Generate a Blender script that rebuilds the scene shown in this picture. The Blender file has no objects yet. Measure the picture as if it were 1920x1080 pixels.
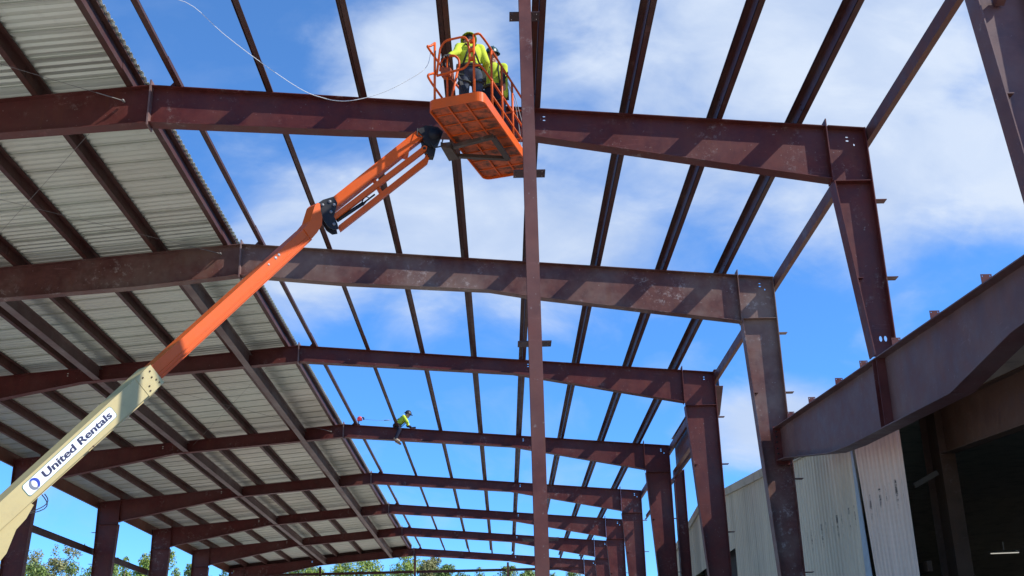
import bpy, bmesh, math, random
from mathutils import Vector, Matrix
from mathutils.geometry import tessellate_polygon

random.seed(7)
SC = bpy.context.scene
COL = SC.collection
V = Vector

# ------------------------------------------------------------------ camera
CAM = V((5.9885, 0.0, 1.6))
FPX = 2147.15
yaw, pit, rol = 0.0136184, 0.3525992, -0.0243667
_f = V((math.sin(yaw)*math.cos(pit), math.cos(yaw)*math.cos(pit), math.sin(pit)))
_r0 = V((math.cos(yaw), -math.sin(yaw), 0)); _u0 = _r0.cross(_f)
_r = _r0*math.cos(rol) + _u0*math.sin(rol)
_u = -_r0*math.sin(rol) + _u0*math.cos(rol)
cd = bpy.data.cameras.new('camera'); cam = bpy.data.objects.new('camera', cd); COL.objects.link(cam)
cd.sensor_width = 36; cd.lens = FPX/1920*36; cd.clip_end = 3000; cd.clip_start = 0.1
m = Matrix.Identity(4)
for i in range(3):
    m[i][0] = _r[i]; m[i][1] = _u[i]; m[i][2] = -_f[i]; m[i][3] = CAM[i]
cam.matrix_world = m
SC.camera = cam

def sight(x, y):                      # bearing of a point of the survey photo (1920 px wide)
    return _f + _r*((x-960)/FPX) - _u*((y-540)/FPX)
def onY(x, y, Y): v = sight(x, y); return CAM + v*(Y/v.y)
def onX(x, y, X): v = sight(x, y); return CAM + v*((X-CAM.x)/v.x)
def onZ(x, y, Z): v = sight(x, y); return CAM + v*((Z-CAM.z)/v.z)

# ------------------------------------------------------------------ mesh builder
class MB:
    def __init__(s): s.v = []; s.f = []; s.sm = []
    def add(s, vs, fs, smooth=False):
        o = len(s.v); s.v += [V(p) for p in vs]
        for f in fs: s.f.append([i+o for i in f]); s.sm.append(smooth)
    def hexa(s, p):                    # 8 points: bottom 4 ccw, top 4 ccw
        s.add(p, [(3,2,1,0),(4,5,6,7),(0,1,5,4),(1,2,6,5),(2,3,7,6),(3,0,4,7)])
    def box(s, a, b):
        x0,y0,z0 = a; x1,y1,z1 = b
        s.hexa([(x0,y0,z0),(x1,y0,z0),(x1,y1,z0),(x0,y1,z0),(x0,y0,z1),(x1,y0,z1),(x1,y1,z1),(x0,y1,z1)])
    def bar(s, a, b, w, h, up=(0,0,1), taper=1.0):  # rectangular bar between two points
        a, b = V(a), V(b); d = (b-a).normalized(); up = V(up)
        sd = d.cross(up)
        if sd.length < 1e-4: sd = d.cross(V((1,0,0)))
        sd.normalize(); u2 = sd.cross(d)
        q = []
        for c, k in ((a,1.0),(b,taper)):
            q.append([c+sd*(-w/2*k)+u2*(-h/2*k), c+sd*(w/2*k)+u2*(-h/2*k), c+sd*(w/2*k)+u2*(h/2*k), c+sd*(-w/2*k)+u2*(h/2*k)])
        s.add(q[0]+q[1], [(3,2,1,0),(4,5,6,7),(0,1,5,4),(1,2,6,5),(2,3,7,6),(3,0,4,7)])
    def prism(s, poly, vec, holes=()):  # planar 3-D polygon (list of points) extruded by vec, holes cut through
        vec = V(vec); loops = [[V(p) for p in poly]] + [[V(p) for p in h] for h in holes]
        flat = [p for l in loops for p in l]; n = len(flat)
        tri = tessellate_polygon(loops) if (holes or len(poly) > 4) else None
        if tri is None: fs = [tuple(range(len(poly)))]
        else: fs = [tuple(t) for t in tri]
        faces = [tuple(f) for f in fs] + [tuple(i+n for i in reversed(f)) for f in fs]
        o = 0
        for l in loops:
            k = len(l)
            for i in range(k): faces.append((o+i, o+(i+1) % k, n+o+(i+1) % k, n+o+i))
            o += k
        s.add(flat+[p+vec for p in flat], faces)
    def tube(s, pts, r, n=8, cap=True, r2=None):
        pts = [V(p) for p in pts]; rings = []; prev = None
        for i, p in enumerate(pts):
            if i == 0: t = pts[1]-pts[0]
            elif i == len(pts)-1: t = pts[-1]-pts[-2]
            else: t = (pts[i+1]-p).normalized()+(p-pts[i-1]).normalized()
            t.normalize()
            if prev is None:
                a = V((0,0,1)) if abs(t.z) < .9 else V((1,0,0))
                u = t.cross(a).normalized()
            else:
                u = prev - t*prev.dot(t); u.normalize()
            prev = u; w = t.cross(u)
            rr = r if r2 is None else r+(r2-r)*i/(len(pts)-1)
            rings.append([p+(u*math.cos(2*math.pi*k/n)+w*math.sin(2*math.pi*k/n))*rr for k in range(n)])
        fs = []
        for i in range(len(rings)-1):
            for k in range(n): fs.append((i*n+k, i*n+(k+1) % n, (i+1)*n+(k+1) % n, (i+1)*n+k))
        if cap: fs += [tuple(reversed(range(n))), tuple((len(rings)-1)*n+k for k in range(n))]
        s.add([p for q in rings for p in q], fs, True)
    def disc(s, c, nrm, r, t, n=10):
        c, nrm = V(c), V(nrm).normalized(); s.tube([c, c+nrm*t], r, n)
    def split(s, name, mat, parent=None):            # every loose piece becomes an object of its own
        par = list(range(len(s.v)))
        def find(i):
            while par[i] != i: par[i] = par[par[i]]; i = par[i]
            return i
        for f in s.f:
            for i in f[1:]: par[find(i)] = find(f[0])
        groups = {}
        for f, q in zip(s.f, s.sm): groups.setdefault(find(f[0]), []).append((f, q))
        out = []
        for k, fs in groups.items():
            b = MB(); idx = {}
            for f, q in fs:
                for i in f:
                    if i not in idx: idx[i] = len(b.v); b.v.append(s.v[i])
                b.f.append([idx[i] for i in f]); b.sm.append(q)
            out.append(b.build(name, mat, parent))
        return out
    def build(s, name, mat, parent=None, label=None, kind=None, normals=True):
        me = bpy.data.meshes.new(name); off = parent_loc(parent)
        me.from_pydata([tuple(p-off) for p in s.v], [], s.f)
        me.polygons.foreach_set('use_smooth', s.sm)
        if normals:
            bm = bmesh.new(); bm.from_mesh(me); bmesh.ops.recalc_face_normals(bm, faces=bm.faces); bm.to_mesh(me); bm.free()
        me.materials.append(mat); me.update()
        o = bpy.data.objects.new(name, me); COL.objects.link(o)
        if parent: o.parent = parent
        if label: o['label'] = label
        if kind: o['kind'] = kind
        return o
def parent_loc(p):
    q = V((0,0,0))
    while p: q = q + p.location; p = p.parent
    return q
def tag(o, label, cat, group=None, kind=None):
    o['label'] = label; o['category'] = cat
    if group: o['group'] = group
    if kind: o['kind'] = kind
    return o
def thing(name, loc, label, cat, group=None):
    o = bpy.data.objects.new(name, None); COL.objects.link(o); o.location = loc; o.empty_display_size = .3
    return tag(o, label, cat, group)
def top(o, label, cat, group=None, kind=None):        # re-origin a single-mesh thing at its base and tag it
    me = o.data; c = sum((v.co for v in me.vertices), V())/len(me.vertices)
    z = min(v.co.z for v in me.vertices); c = V((c.x, c.y, z))
    me.transform(Matrix.Translation(-c)); o.location = c
    return tag(o, label, cat, group, kind)
def dup(root, loc, label, group):
    def cp(o, par):
        c = o.copy(); COL.objects.link(c); c.parent = par
        for ch in o.children: cp(ch, c)
        return c
    r = cp(root, None); r.location = loc; r['label'] = label; r['group'] = group
    return r
def circ(c, a, b, r, n=8, ra=None):
    c, a, b = V(c), V(a), V(b)
    return [c+a*math.cos(2*math.pi*k/n)*(ra or r)+b*math.sin(2*math.pi*k/n)*r for k in range(n)]

# ------------------------------------------------------------------ materials
def newmat(name):
    mt = bpy.data.materials.new(name); mt.use_nodes = True
    nt = mt.node_tree; b = nt.nodes['Principled BSDF']; return mt, nt, b
def N(nt, t, **k):
    n = nt.nodes.new(t)
    for a, v in k.items(): setattr(n, a, v)
    return n
def pos(nt, scale=(1,1,1)):
    g = N(nt, 'ShaderNodeNewGeometry'); mp = N(nt, 'ShaderNodeMapping'); mp.inputs['Scale'].default_value = scale
    nt.links.new(g.outputs['Position'], mp.inputs['Vector']); return mp.outputs['Vector']
def noise(nt, vec, scale, detail=4, rough=.6):
    n = N(nt, 'ShaderNodeTexNoise'); n.inputs['Scale'].default_value = scale
    n.inputs['Detail'].default_value = detail; n.inputs['Roughness'].default_value = rough
    nt.links.new(vec, n.inputs['Vector']); return n.outputs['Fac']
def ramp(nt, fac, a, b, ca=(0,0,0,1), cb=(1,1,1,1)):
    r = N(nt, 'ShaderNodeValToRGB'); e = r.color_ramp.elements
    e[0].position = a; e[1].position = b; e[0].color = ca; e[1].color = cb
    nt.links.new(fac, r.inputs['Fac']); return r.outputs['Color']
def mix(nt, fac, a, b, mode='MIX'):
    m_ = N(nt, 'ShaderNodeMix', data_type='RGBA', blend_type=mode)
    for sk, v in ((m_.inputs['Factor'], fac), (m_.inputs['A'], a), (m_.inputs['B'], b)):
        if isinstance(v, (int, float)): sk.default_value = v
        elif isinstance(v, tuple): sk.default_value = v if len(v) == 4 else (*v, 1)
        else: nt.links.new(v, sk)
    return m_.outputs['Result']
def bump(nt, b, h, strength=.2, dist=.02):
    n = N(nt, 'ShaderNodeBump'); n.inputs['Strength'].default_value = strength; n.inputs['Distance'].default_value = dist
    nt.links.new(h, n.inputs['Height']); nt.links.new(n.outputs['Normal'], b.inputs['Normal'])

def steel(name, base, dust=(.24,.19,.17), dusty=.25, rust=(.16,.06,.025), rough=.5, spec=.4, chalk=.5, clo=.58):
    mt, nt, b = newmat(name)
    p = pos(nt)
    big = noise(nt, p, .55, 5, .65); mid = noise(nt, p, 3.2, 6, .7); fine = noise(nt, p, 26, 4, .7)
    streak = noise(nt, pos(nt, (2.2,2.2,.35)), 2.6, 5, .7)
    dk = tuple(c*.62 for c in base)
    c = mix(nt, ramp(nt, mid, .35, .68), dk, base)
    c = mix(nt, ramp(nt, big, .42, .68, (0,0,0,1), (dusty,)*3+(1,)), c, dust)
    c = mix(nt, ramp(nt, streak, .55, .78, (0,0,0,1), (.4,)*3+(1,)), c, rust)
    ch = N(nt, 'ShaderNodeMath', operation='MULTIPLY')          # chalky scuffs and weld splashes
    nt.links.new(ramp(nt, noise(nt, p, 1.3, 3, .5), clo, clo+.1), ch.inputs[0])
    nt.links.new(ramp(nt, noise(nt, p, 7.5, 8, .8), .53, .66, (0,0,0,1), (chalk,)*3+(1,)), ch.inputs[1])
    c = mix(nt, ch.outputs[0], c, (.42,.36,.33))
    # handling scrapes along the members and scattered pale weld spatter
    sx_ = noise(nt, pos(nt, (.5,.5,7)), 3.1, 7, .75); sp_ = noise(nt, p, 19, 2, .5)
    sc_ = N(nt, 'ShaderNodeMath', operation='MULTIPLY'); nt.links.new(ramp(nt, sx_, .60, .66, (0,0,0,1), (.45,)*3+(1,)), sc_.inputs[0]); nt.links.new(ramp(nt, noise(nt, p, .9, 3, .5), .46, .58), sc_.inputs[1])
    c = mix(nt, sc_.outputs[0], c, tuple(min(1, q*1.5+.05) for q in base))
    c = mix(nt, ramp(nt, sp_, .71, .76, (0,0,0,1), (chalk*.6,)*3+(1,)), c, (.38,.33,.3))
    nt.links.new(c, b.inputs['Base Color'])
    nt.links.new(ramp(nt, mid, .3, .75, (rough-.12,)*3+(1,), (rough+.18,)*3+(1,)), b.inputs['Roughness'])
    b.inputs['Specular IOR Level'].default_value = spec
    bump(nt, b, fine, .03, .004)
    return mt
def paint(name, base, dirt=(.12,.07,.04), amt=.3, rough=.38, scale=2.5, lo=.5, hi=.75, spec=.5):
    mt, nt, b = newmat(name); p = pos(nt)
    f1 = noise(nt, p, scale, 7, .7); f2 = noise(nt, p, scale*7, 5, .7)
    c = mix(nt, ramp(nt, f1, lo, hi, (0,0,0,1), (amt,)*3+(1,)), base, dirt)
    c = mix(nt, ramp(nt, f2, .58, .72, (0,0,0,1), (amt*.6,)*3+(1,)), c, dirt)
    nt.links.new(c, b.inputs['Base Color']); b.inputs['Specular IOR Level'].default_value = spec
    nt.links.new(ramp(nt, f1, .3, .8, (rough-.06,)*3+(1,), (rough+.2,)*3+(1,)), b.inputs['Roughness'])
    bump(nt, b, f2, .05, .005)
    return mt

M = {}
M['red'] = steel('red_primer_steel', (.122,.024,.020), dust=(.15,.07,.06), dusty=.4, spec=.28, clo=.55)
M['brown'] = steel('brown_primer_steel', (.145,.055,.045), dust=(.25,.185,.15), dusty=.75, spec=.3, chalk=.8, clo=.53)
M['post'] = steel('post_primer_steel', (.15,.047,.037), dust=(.21,.115,.09), dusty=.35, spec=.25)
M['clip'] = steel('clip_primer_steel', (.07,.03,.027), dust=(.1,.07,.06), dusty=.3)
M['plate'] = steel('chalky_plate_steel', (.2,.11,.10), dust=(.36,.3,.28), dusty=.7)
M['support'] = steel('greasy_support_steel', (.06,.035,.022), dust=(.10,.07,.05), dusty=.5)
M['plum'] = steel('plum_primer_steel', (.14,.056,.050), dust=(.19,.13,.12), dusty=.5, rust=(.15,.055,.03))
M['old'] = steel('old_rusty_steel', (.10,.058,.034), dust=(.13,.09,.06), dusty=.5, rust=(.18,.075,.025), chalk=.3)
M['purlin'] = steel('purlin_primer_steel', (.085,.030,.025), dust=(.11,.075,.06), dusty=.4, chalk=.15, spec=.2)
M['eave'] = steel('eave_primer_steel', (.15,.058,.043), dust=(.2,.12,.09), dusty=.35, chalk=.15, spec=.12)
M['strut'] = steel('grey_primer_strut', (.16,.095,.085), dust=(.25,.21,.185), dusty=.6)
M['orange'] = paint('orange_lift_paint', (.66,.10,.009), (.25,.07,.025), .35, spec=.3)
M['tray'] = paint('orange_dirty_tray', (.56,.10,.022), (.09,.04,.022), .95, .55, 5.5, .44, .60)
M['pinm'] = paint('worn_pin_steel', (.2,.2,.21), (.06,.06,.06), .6, .4)
M['cream'] = paint('cream_lift_paint', (.46,.375,.17), (.24,.20,.11), .35, .4)
M['black'] = paint('black_hinge_paint', (.016,.017,.021), (.07,.06,.055), .5, .5, spec=.25)
M['rubber'] = paint('black_rubber', (.02,.02,.02), (.06,.05,.05), .5, .7)
M['galv'] = paint('galvanised_metal', (.5,.5,.5), (.3,.28,.26), .4, .35)
M['hivis'] = paint('hi_vis_cloth', (.56,.66,.06), (.33,.38,.05), .35, .85, 6, .45, .7, .1)
M['denim'] = paint('dark_denim', (.05,.062,.085), (.14,.15,.17), .5, .9, 8, .45, .7, .1)
M['navy'] = paint('navy_trousers', (.022,.026,.045), (.07,.07,.08), .4, .9, 8, .5, .7, .1)
M['skin'] = paint('skin', (.42,.22,.15), (.34,.15,.1), .3, .55, 9)
M['hatgreen'] = paint('dark_green_hard_hat', (.02,.06,.045), (.05,.07,.06), .3, .35)
M['hatblack'] = paint('black_hard_hat', (.02,.02,.025), (.06,.06,.06), .3, .35)
M['hatlime'] = paint('lime_hard_hat', (.5,.62,.06), (.05,.07,.03), .5, .4)
M['strap'] = paint('harness_webbing', (.03,.035,.03), (.3,.28,.08), .35, .9)
M['glove'] = paint('black_work_glove', (.025,.028,.03), (.07,.07,.07), .4, .9)
M['boot'] = paint('tan_work_boot', (.42,.33,.24), (.16,.12,.08), .5, .8)
M['hair'] = paint('dark_hair', (.02,.014,.01), (.04,.03,.02), .3, .8)
M['eye'] = paint('eye', (.05,.04,.035), (.03,.03,.03), .1, .3)
M['redbox'] = paint('red_lifeline_housing', (.55,.035,.04), (.3,.04,.04), .3, .4)
M['white'] = paint('white_sign_vinyl', (.82,.83,.84), (.5,.48,.44), .25, .35)
M['green'] = paint('green_sign_border', (.03,.16,.13), (.03,.1,.08), .2, .4)
M['navyink'] = paint('navy_sign_ink', (.012,.016,.06), (.01,.01,.03), .2, .4)
M['blueink'] = paint('blue_logo_ink', (.012,.045,.36), (.01,.03,.2), .2, .4)
M['greyink'] = paint('grey_logo_ink', (.16,.18,.22), (.1,.1,.12), .2, .4)
M['rope'] = paint('white_rope', (.75,.78,.8), (.5,.5,.5), .3, .8)
M['cable'] = paint('steel_cable', (.2,.19,.18), (.1,.09,.08), .4, .4)
M['trim'] = paint('beige_trim', (.45,.40,.30), (.12,.10,.07), .6, .6, 1.8)
M['dark'] = paint('painted_interior_shade', (.035,.032,.03), (.02,.018,.016), .5, .9)  # near-black colour carries the shade inside the warehouse
M['flash'] = paint('blue_grey_flashing', (.30,.36,.40), (.16,.17,.18), .5, .45)
M['old2'] = paint('weathered_grey_lumber', (.13,.115,.09), (.07,.06,.05), .5, .8)
M['wood'] = paint('bare_lumber', (.2,.165,.115), (.2,.15,.1), .5, .8)
M['bark'] = paint('tree_bark', (.13,.10,.075), (.06,.05,.04), .6, .9)

def roof_mat():
    mt, nt, b = newmat('galvalume_roof_sheet'); p = pos(nt)
    g = N(nt, 'ShaderNodeNewGeometry'); sep = N(nt, 'ShaderNodeSeparateXYZ'); nt.links.new(g.outputs['Position'], sep.inputs[0])
    # each sheet (about 0.9 m wide) has its own slight shade
    md = N(nt, 'ShaderNodeMath', operation='MULTIPLY'); md.inputs[1].default_value = 1/.9; nt.links.new(sep.outputs['Y'], md.inputs[0])
    fl = N(nt, 'ShaderNodeMath', operation='FLOOR'); nt.links.new(md.outputs[0], fl.inputs[0])
    wn = N(nt, 'ShaderNodeTexWhiteNoise', noise_dimensions='1D'); nt.links.new(fl.outputs[0], wn.inputs['W'])
    c = mix(nt, wn.outputs['Value'], (.50,.485,.41), (.68,.665,.58))
    c = mix(nt, ramp(nt, noise(nt, p, .12, 3, .5), .4, .62), c, (.56,.60,.52))
    c = mix(nt, ramp(nt, noise(nt, pos(nt, (.25,6,1)), 1.5, 5, .6), .5, .75, (0,0,0,1), (.35,)*3+(1,)), c, (.33,.32,.27))
    c = mix(nt, ramp(nt, noise(nt, p, 2.2, 6, .7), .56, .72, (0,0,0,1), (.3,)*3+(1,)), c, (.30,.29,.24))
    nt.links.new(c, b.inputs['Base Color']); b.inputs['Roughness'].default_value = .36; b.inputs['Metallic'].default_value = .5
    return mt
M['roof'] = roof_mat()

def siding_mat(name, base, dirt):
    mt, nt, b = newmat(name); p = pos(nt)
    g = N(nt, 'ShaderNodeNewGeometry'); sep = N(nt, 'ShaderNodeSeparateXYZ'); nt.links.new(g.outputs['Position'], sep.inputs[0])
    c = mix(nt, ramp(nt, noise(nt, pos(nt, (1,3.2,.16)), 1.6, 6, .7), .42, .74, (0,0,0,1), (.75,)*3+(1,)), base, dirt)
    c = mix(nt, ramp(nt, noise(nt, p, .35, 4, .6), .45, .7, (0,0,0,1), (.4,)*3+(1,)), c, tuple(x*.75 for x in base))
    # rust runs below a row of fasteners at 5.4 m
    mr = N(nt, 'ShaderNodeMapRange'); mr.inputs['From Min'].default_value = 4.86; mr.inputs['From Max'].default_value = 5.42
    nt.links.new(sep.outputs['Z'], mr.inputs['Value'])
    band = ramp(nt, mr.outputs['Result'], 0, .5)
    band2 = ramp(nt, mr.outputs['Result'], .985, 1.0, (1,1,1,1), (0,0,0,1))
    w = N(nt, 'ShaderNodeTexWave', wave_type='BANDS', bands_direction='Y'); w.inputs['Scale'].default_value = .314159*5/1.0/.32*.2
    w.inputs['Distortion'].default_value = .6; w.inputs['Detail'].default_value = 1
    nt.links.new(g.outputs['Position'], w.inputs['Vector'])
    ws = ramp(nt, w.outputs['Fac'], .9, .985)
    brk = ramp(nt, noise(nt, pos(nt, (1,3.1,3.4)), 2.4, 4, .8), .42, .56)
    lim = N(nt, 'ShaderNodeMapRange'); lim.inputs['From Min'].default_value = 29.5; lim.inputs['From Max'].default_value = 27; nt.links.new(sep.outputs['Y'], lim.inputs['Value'])
    k = mix(nt, 1.0, mix(nt, 1.0, mix(nt, 1.0, band, band2, 'MULTIPLY'), ws, 'MULTIPLY'), brk, 'MULTIPLY')
    k = mix(nt, 1.0, k, lim.outputs['Result'], 'MULTIPLY')
    c = mix(nt, k, c, (.07,.06,.05))
    nt.links.new(c, b.inputs['Base Color']); b.inputs['Roughness'].default_value = .6
    return mt
M['siding'] = siding_mat('weathered_siding', (.62,.545,.40), (.34,.29,.205))
M['siding_pink'] = siding_mat('faded_loose_siding', (.68,.535,.42), (.44,.36,.28))

def ground_mat():
    mt, nt, b = newmat('packed_gravel'); p = pos(nt)
    c = mix(nt, ramp(nt, noise(nt, p, .15, 6, .6), .35, .7), (.46,.40,.33), (.58,.52,.44))
    c = mix(nt, ramp(nt, noise(nt, p, 9, 6, .8), .45, .65, (0,0,0,1), (.5,)*3+(1,)), c, (.34,.30,.26))
    nt.links.new(c, b.inputs['Base Color']); b.inputs['Roughness'].default_value = .95
    bump(nt, b, noise(nt, p, 14, 6, .8), .5, .05)
    return mt
M['ground'] = ground_mat()
def leaf_mat(name, a, b_, c_):
    mt, nt, b = newmat(name); p = pos(nt)
    c = mix(nt, ramp(nt, noise(nt, p, .5, 4, .6), .35, .65), a, b_)
    c = mix(nt, ramp(nt, noise(nt, p, 2.6, 3, .6), .5, .7, (0,0,0,1), (.7,)*3+(1,)), c, c_)
    nt.links.new(c, b.inputs['Base Color']); b.inputs['Roughness'].default_value = .6
    b.inputs['Transmission Weight'].default_value = 0
    return mt
M['leafA'] = leaf_mat('leaves_fresh', (.17,.26,.03), (.26,.33,.045), (.34,.33,.06))
M['leafB'] = leaf_mat('leaves_dark', (.11,.18,.03), (.17,.24,.045), (.24,.27,.055))
M['leafC'] = leaf_mat('leaves_olive', (.17,.18,.05), (.24,.23,.075), (.30,.24,.10))
lm_, nt_, b_ = newmat('fluorescent_tube'); b_.inputs['Emission Color'].default_value = (1,.97,.85,1); b_.inputs['Emission Strength'].default_value = .4; M['lamp'] = lm_

# ------------------------------------------------------------------ sky, sun
SUN = V((2.75, -1.0, 2.7)).normalized()
elev = math.asin(SUN.z); az = math.atan2(SUN.x, SUN.y)
def sky():
    w = bpy.data.worlds.new("World"); SC.world = w; w.use_nodes = True; nt = w.node_tree; L = nt.links.new
    bg = nt.nodes['Background']
    st = N(nt, 'ShaderNodeTexSky', sky_type='NISHITA'); st.sun_disc = False
    st.sun_elevation = elev; st.sun_rotation = az; st.air_density = .75; st.dust_density = 0.0; st.ozone_density = 2.5
    hs = N(nt, 'ShaderNodeHueSaturation'); hs.inputs['Saturation'].default_value = 1.13; hs.inputs['Hue'].default_value = .502; hs.inputs['Value'].default_value = SKYV
    tc = N(nt, 'ShaderNodeTexCoord'); sep = N(nt, 'ShaderNodeSeparateXYZ'); L(tc.outputs['Generated'], sep.inputs[0])
    def mth(op, a, b=None, c=None, clamp=False):
        n = N(nt, 'ShaderNodeMath', operation=op); n.use_clamp = clamp
        for i, q in enumerate((a, b, c)):
            if q is None: continue
            if isinstance(q, (int, float)): n.inputs[i].default_value = q
            else: L(q, n.inputs[i])
        return n.outputs[0]
    # clear dry air: the sky keeps its blue down towards the horizon
    dz = N(nt, 'ShaderNodeMapRange', interpolation_type='SMOOTHSTEP'); L(sep.outputs['Z'], dz.inputs['Value']); dz.inputs['From Min'].default_value = .0; dz.inputs['From Max'].default_value = .62
    tint = N(nt, 'ShaderNodeMix', data_type='RGBA'); L(dz.outputs[0], tint.inputs['Factor']); tint.inputs['A'].default_value = (.52,.72,.95,1); tint.inputs['B'].default_value = (.82,.92,1,1)
    mul = N(nt, 'ShaderNodeMix', data_type='RGBA', blend_type='MULTIPLY'); mul.inputs['Factor'].default_value = 1; L(st.outputs['Color'], mul.inputs['A']); L(tint.outputs['Result'], mul.inputs['B'])
    L(mul.outputs['Result'], hs.inputs['Color'])
    y = mth('MAXIMUM', sep.outputs['Y'], .05)
    u = mth('DIVIDE', sep.outputs['X'], y); v = mth('DIVIDE', sep.outputs['Z'], y)
    cmb = N(nt, 'ShaderNodeCombineXYZ'); L(u, cmb.inputs[0]); L(v, cmb.inputs[1])
    def nz(sx, sy, rot, scale, det, ro, dist=0.0, off=0):
        mp = N(nt, 'ShaderNodeMapping'); mp.inputs['Scale'].default_value = (sx, sy, 1); mp.inputs['Rotation'].default_value = (0,0,rot); mp.inputs['Location'].default_value = (off, off*.7, 0)
        L(cmb.outputs[0], mp.inputs['Vector'])
        n = N(nt, 'ShaderNodeTexNoise'); n.inputs['Scale'].default_value = scale; n.inputs['Detail'].default_value = det; n.inputs['Roughness'].default_value = ro; n.inputs['Distortion'].default_value = dist
        L(mp.outputs[0], n.inputs['Vector']); return n.outputs['Fac']
    big = nz(1, 1.5, .35, 4.2, 6, .55, .6, 2.3)
    wis = nz(1, 1.7, .45, 7.5, 8, .58, .35, 5.1)
    soft = nz(1, 1.2, .2, 2.4, 4, .5, .3, 8.7)
    def blob(cu, cv, ru, rv, rot=0.0):
        du = mth('SUBTRACT', u, cu); dv = mth('SUBTRACT', v, cv); c_, s_ = math.cos(rot), math.sin(rot)
        a = mth('DIVIDE', mth('ADD', mth('MULTIPLY', du, c_), mth('MULTIPLY', dv, s_)), ru)
        b = mth('DIVIDE', mth('SUBTRACT', mth('MULTIPLY', dv, c_), mth('MULTIPLY', du, s_)), rv)
        return mth('SUBTRACT', 1.0, mth('SQRT', mth('ADD', mth('MULTIPLY', a, a), mth('MULTIPLY', b, b))))
    cover = None
    for args in CLOUDS:
        q = blob(*args); cover = q if cover is None else mth('MAXIMUM', cover, q)
    dens = mth('ADD', mth('MULTIPLY', cover, .95), mth('ADD', mth('MULTIPLY', mth('SUBTRACT', big, .5), 1.25), mth('MULTIPLY', mth('SUBTRACT', wis, .5), .62)))
    a = N(nt, 'ShaderNodeMapRange', interpolation_type='SMOOTHSTEP'); L(dens, a.inputs['Value'])
    a.inputs['From Min'].default_value = .0; a.inputs['From Max'].default_value = .7; a.inputs['To Max'].default_value = .93
    # faint veils anywhere
    veil = mth('MULTIPLY', mth('MULTIPLY', mth('SUBTRACT', wis, .52, clamp=True), 1.2), mth('SUBTRACT', 1.15, mth('MULTIPLY', v, 1.3), clamp=True))
    tot = mth('ADD', a.outputs[0], veil, clamp=True)
    cc = N(nt, 'ShaderNodeMix', data_type='RGBA')
    sh = N(nt, 'ShaderNodeMapRange'); L(mth('ADD', mth('MULTIPLY', soft, .6), mth('MULTIPLY', wis, .4)), sh.inputs['Value']); sh.inputs['From Min'].default_value = .38; sh.inputs['From Max'].default_value = .62
    L(sh.outputs[0], cc.inputs['Factor'])
    cc.inputs['A'].default_value = (*CLOUDA, 1); cc.inputs['B'].default_value = (*CLOUDB, 1)
    mx = N(nt, 'ShaderNodeMix', data_type='RGBA'); L(tot, mx.inputs['Factor']); L(hs.outputs[0], mx.inputs['A']); L(cc.outputs['Result'], mx.inputs['B'])
    L(mx.outputs['Result'], bg.inputs['Color']); bg.inputs['Strength'].default_value = SKYS
    sl = bpy.data.lights.new('sun', 'SUN'); sl.energy = SUNE; sl.angle = math.radians(.53); sl.color = (1,.95,.87)
    so = bpy.data.objects.new('sun', sl); COL.objects.link(so); so.location = (40,-20,60)
    so.rotation_euler = (-SUN).to_track_quat('-Z', 'Y').to_euler()
SKYS, SKYV, SUNE = .13, 1.62, 4.7
CLOUDA = (2.5,3.3,4.9); CLOUDB = (4.1,4.7,5.7)
CLOUDS = [(.30,.62,.42,.30,.1), (-.02,.43,.30,.11,-.12), (-.16,.40,.16,.07,.3), (.5,.50,.4,.16,.2), (-.06,.62,.14,.14,.5),
          (.50,.30,.2,.09,.6), (.24,.235,.1,.05,.2), (.42,.25,.13,.06,.5)]
sky()
SC.view_settings.view_transform = 'Standard'; SC.view_settings.look = 'None'; SC.view_settings.gamma = 1
SC.view_settings.exposure = 0.42

# ------------------------------------------------------------------ ground
gb = MB(); gb.add([(-900,-300,0),(900,-300,0),(900,1500,0),(-900,1500,0)], [(0,1,2,3)])
g = gb.build('ground', M['ground']); g['kind'] = 'structure'; g['label'] = 'packed gravel building site floor'

# ------------------------------------------------------------------ portal frames
S = 0.08812; EAVE = 10.905; W = 12.4; RIDGE = EAVE+S*W
FY = [11.7, 17.72, 24.991, 32.983, 43.079, 52.632, 61.155, 69.391, 78.898]     # frame 0 (nearest) .. 8
def roofz(x): return RIDGE-S*abs(x)

def interp(prof, x):
    for (a, da), (b, db) in zip(prof, prof[1:]):
        if a <= x <= b: return da+(db-da)*(x-a)/(b-a)
    return prof[-1][1]
def flange_strip(mb, pts, width, t, Y, dn=1):       # plate following a polyline in the X-Z plane
    for a, b in zip(pts, pts[1:]):
        a, b = V(a), V(b); d = (b-a).normalized(); nrm = V((-d.z, 0, d.x))*dn*t
        e = V((0, width/2, 0))
        mb.hexa([a-e, b-e, b+e, a+e, a-e+nrm, b-e+nrm, b+e+nrm, a+e+nrm] if True else None)

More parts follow.
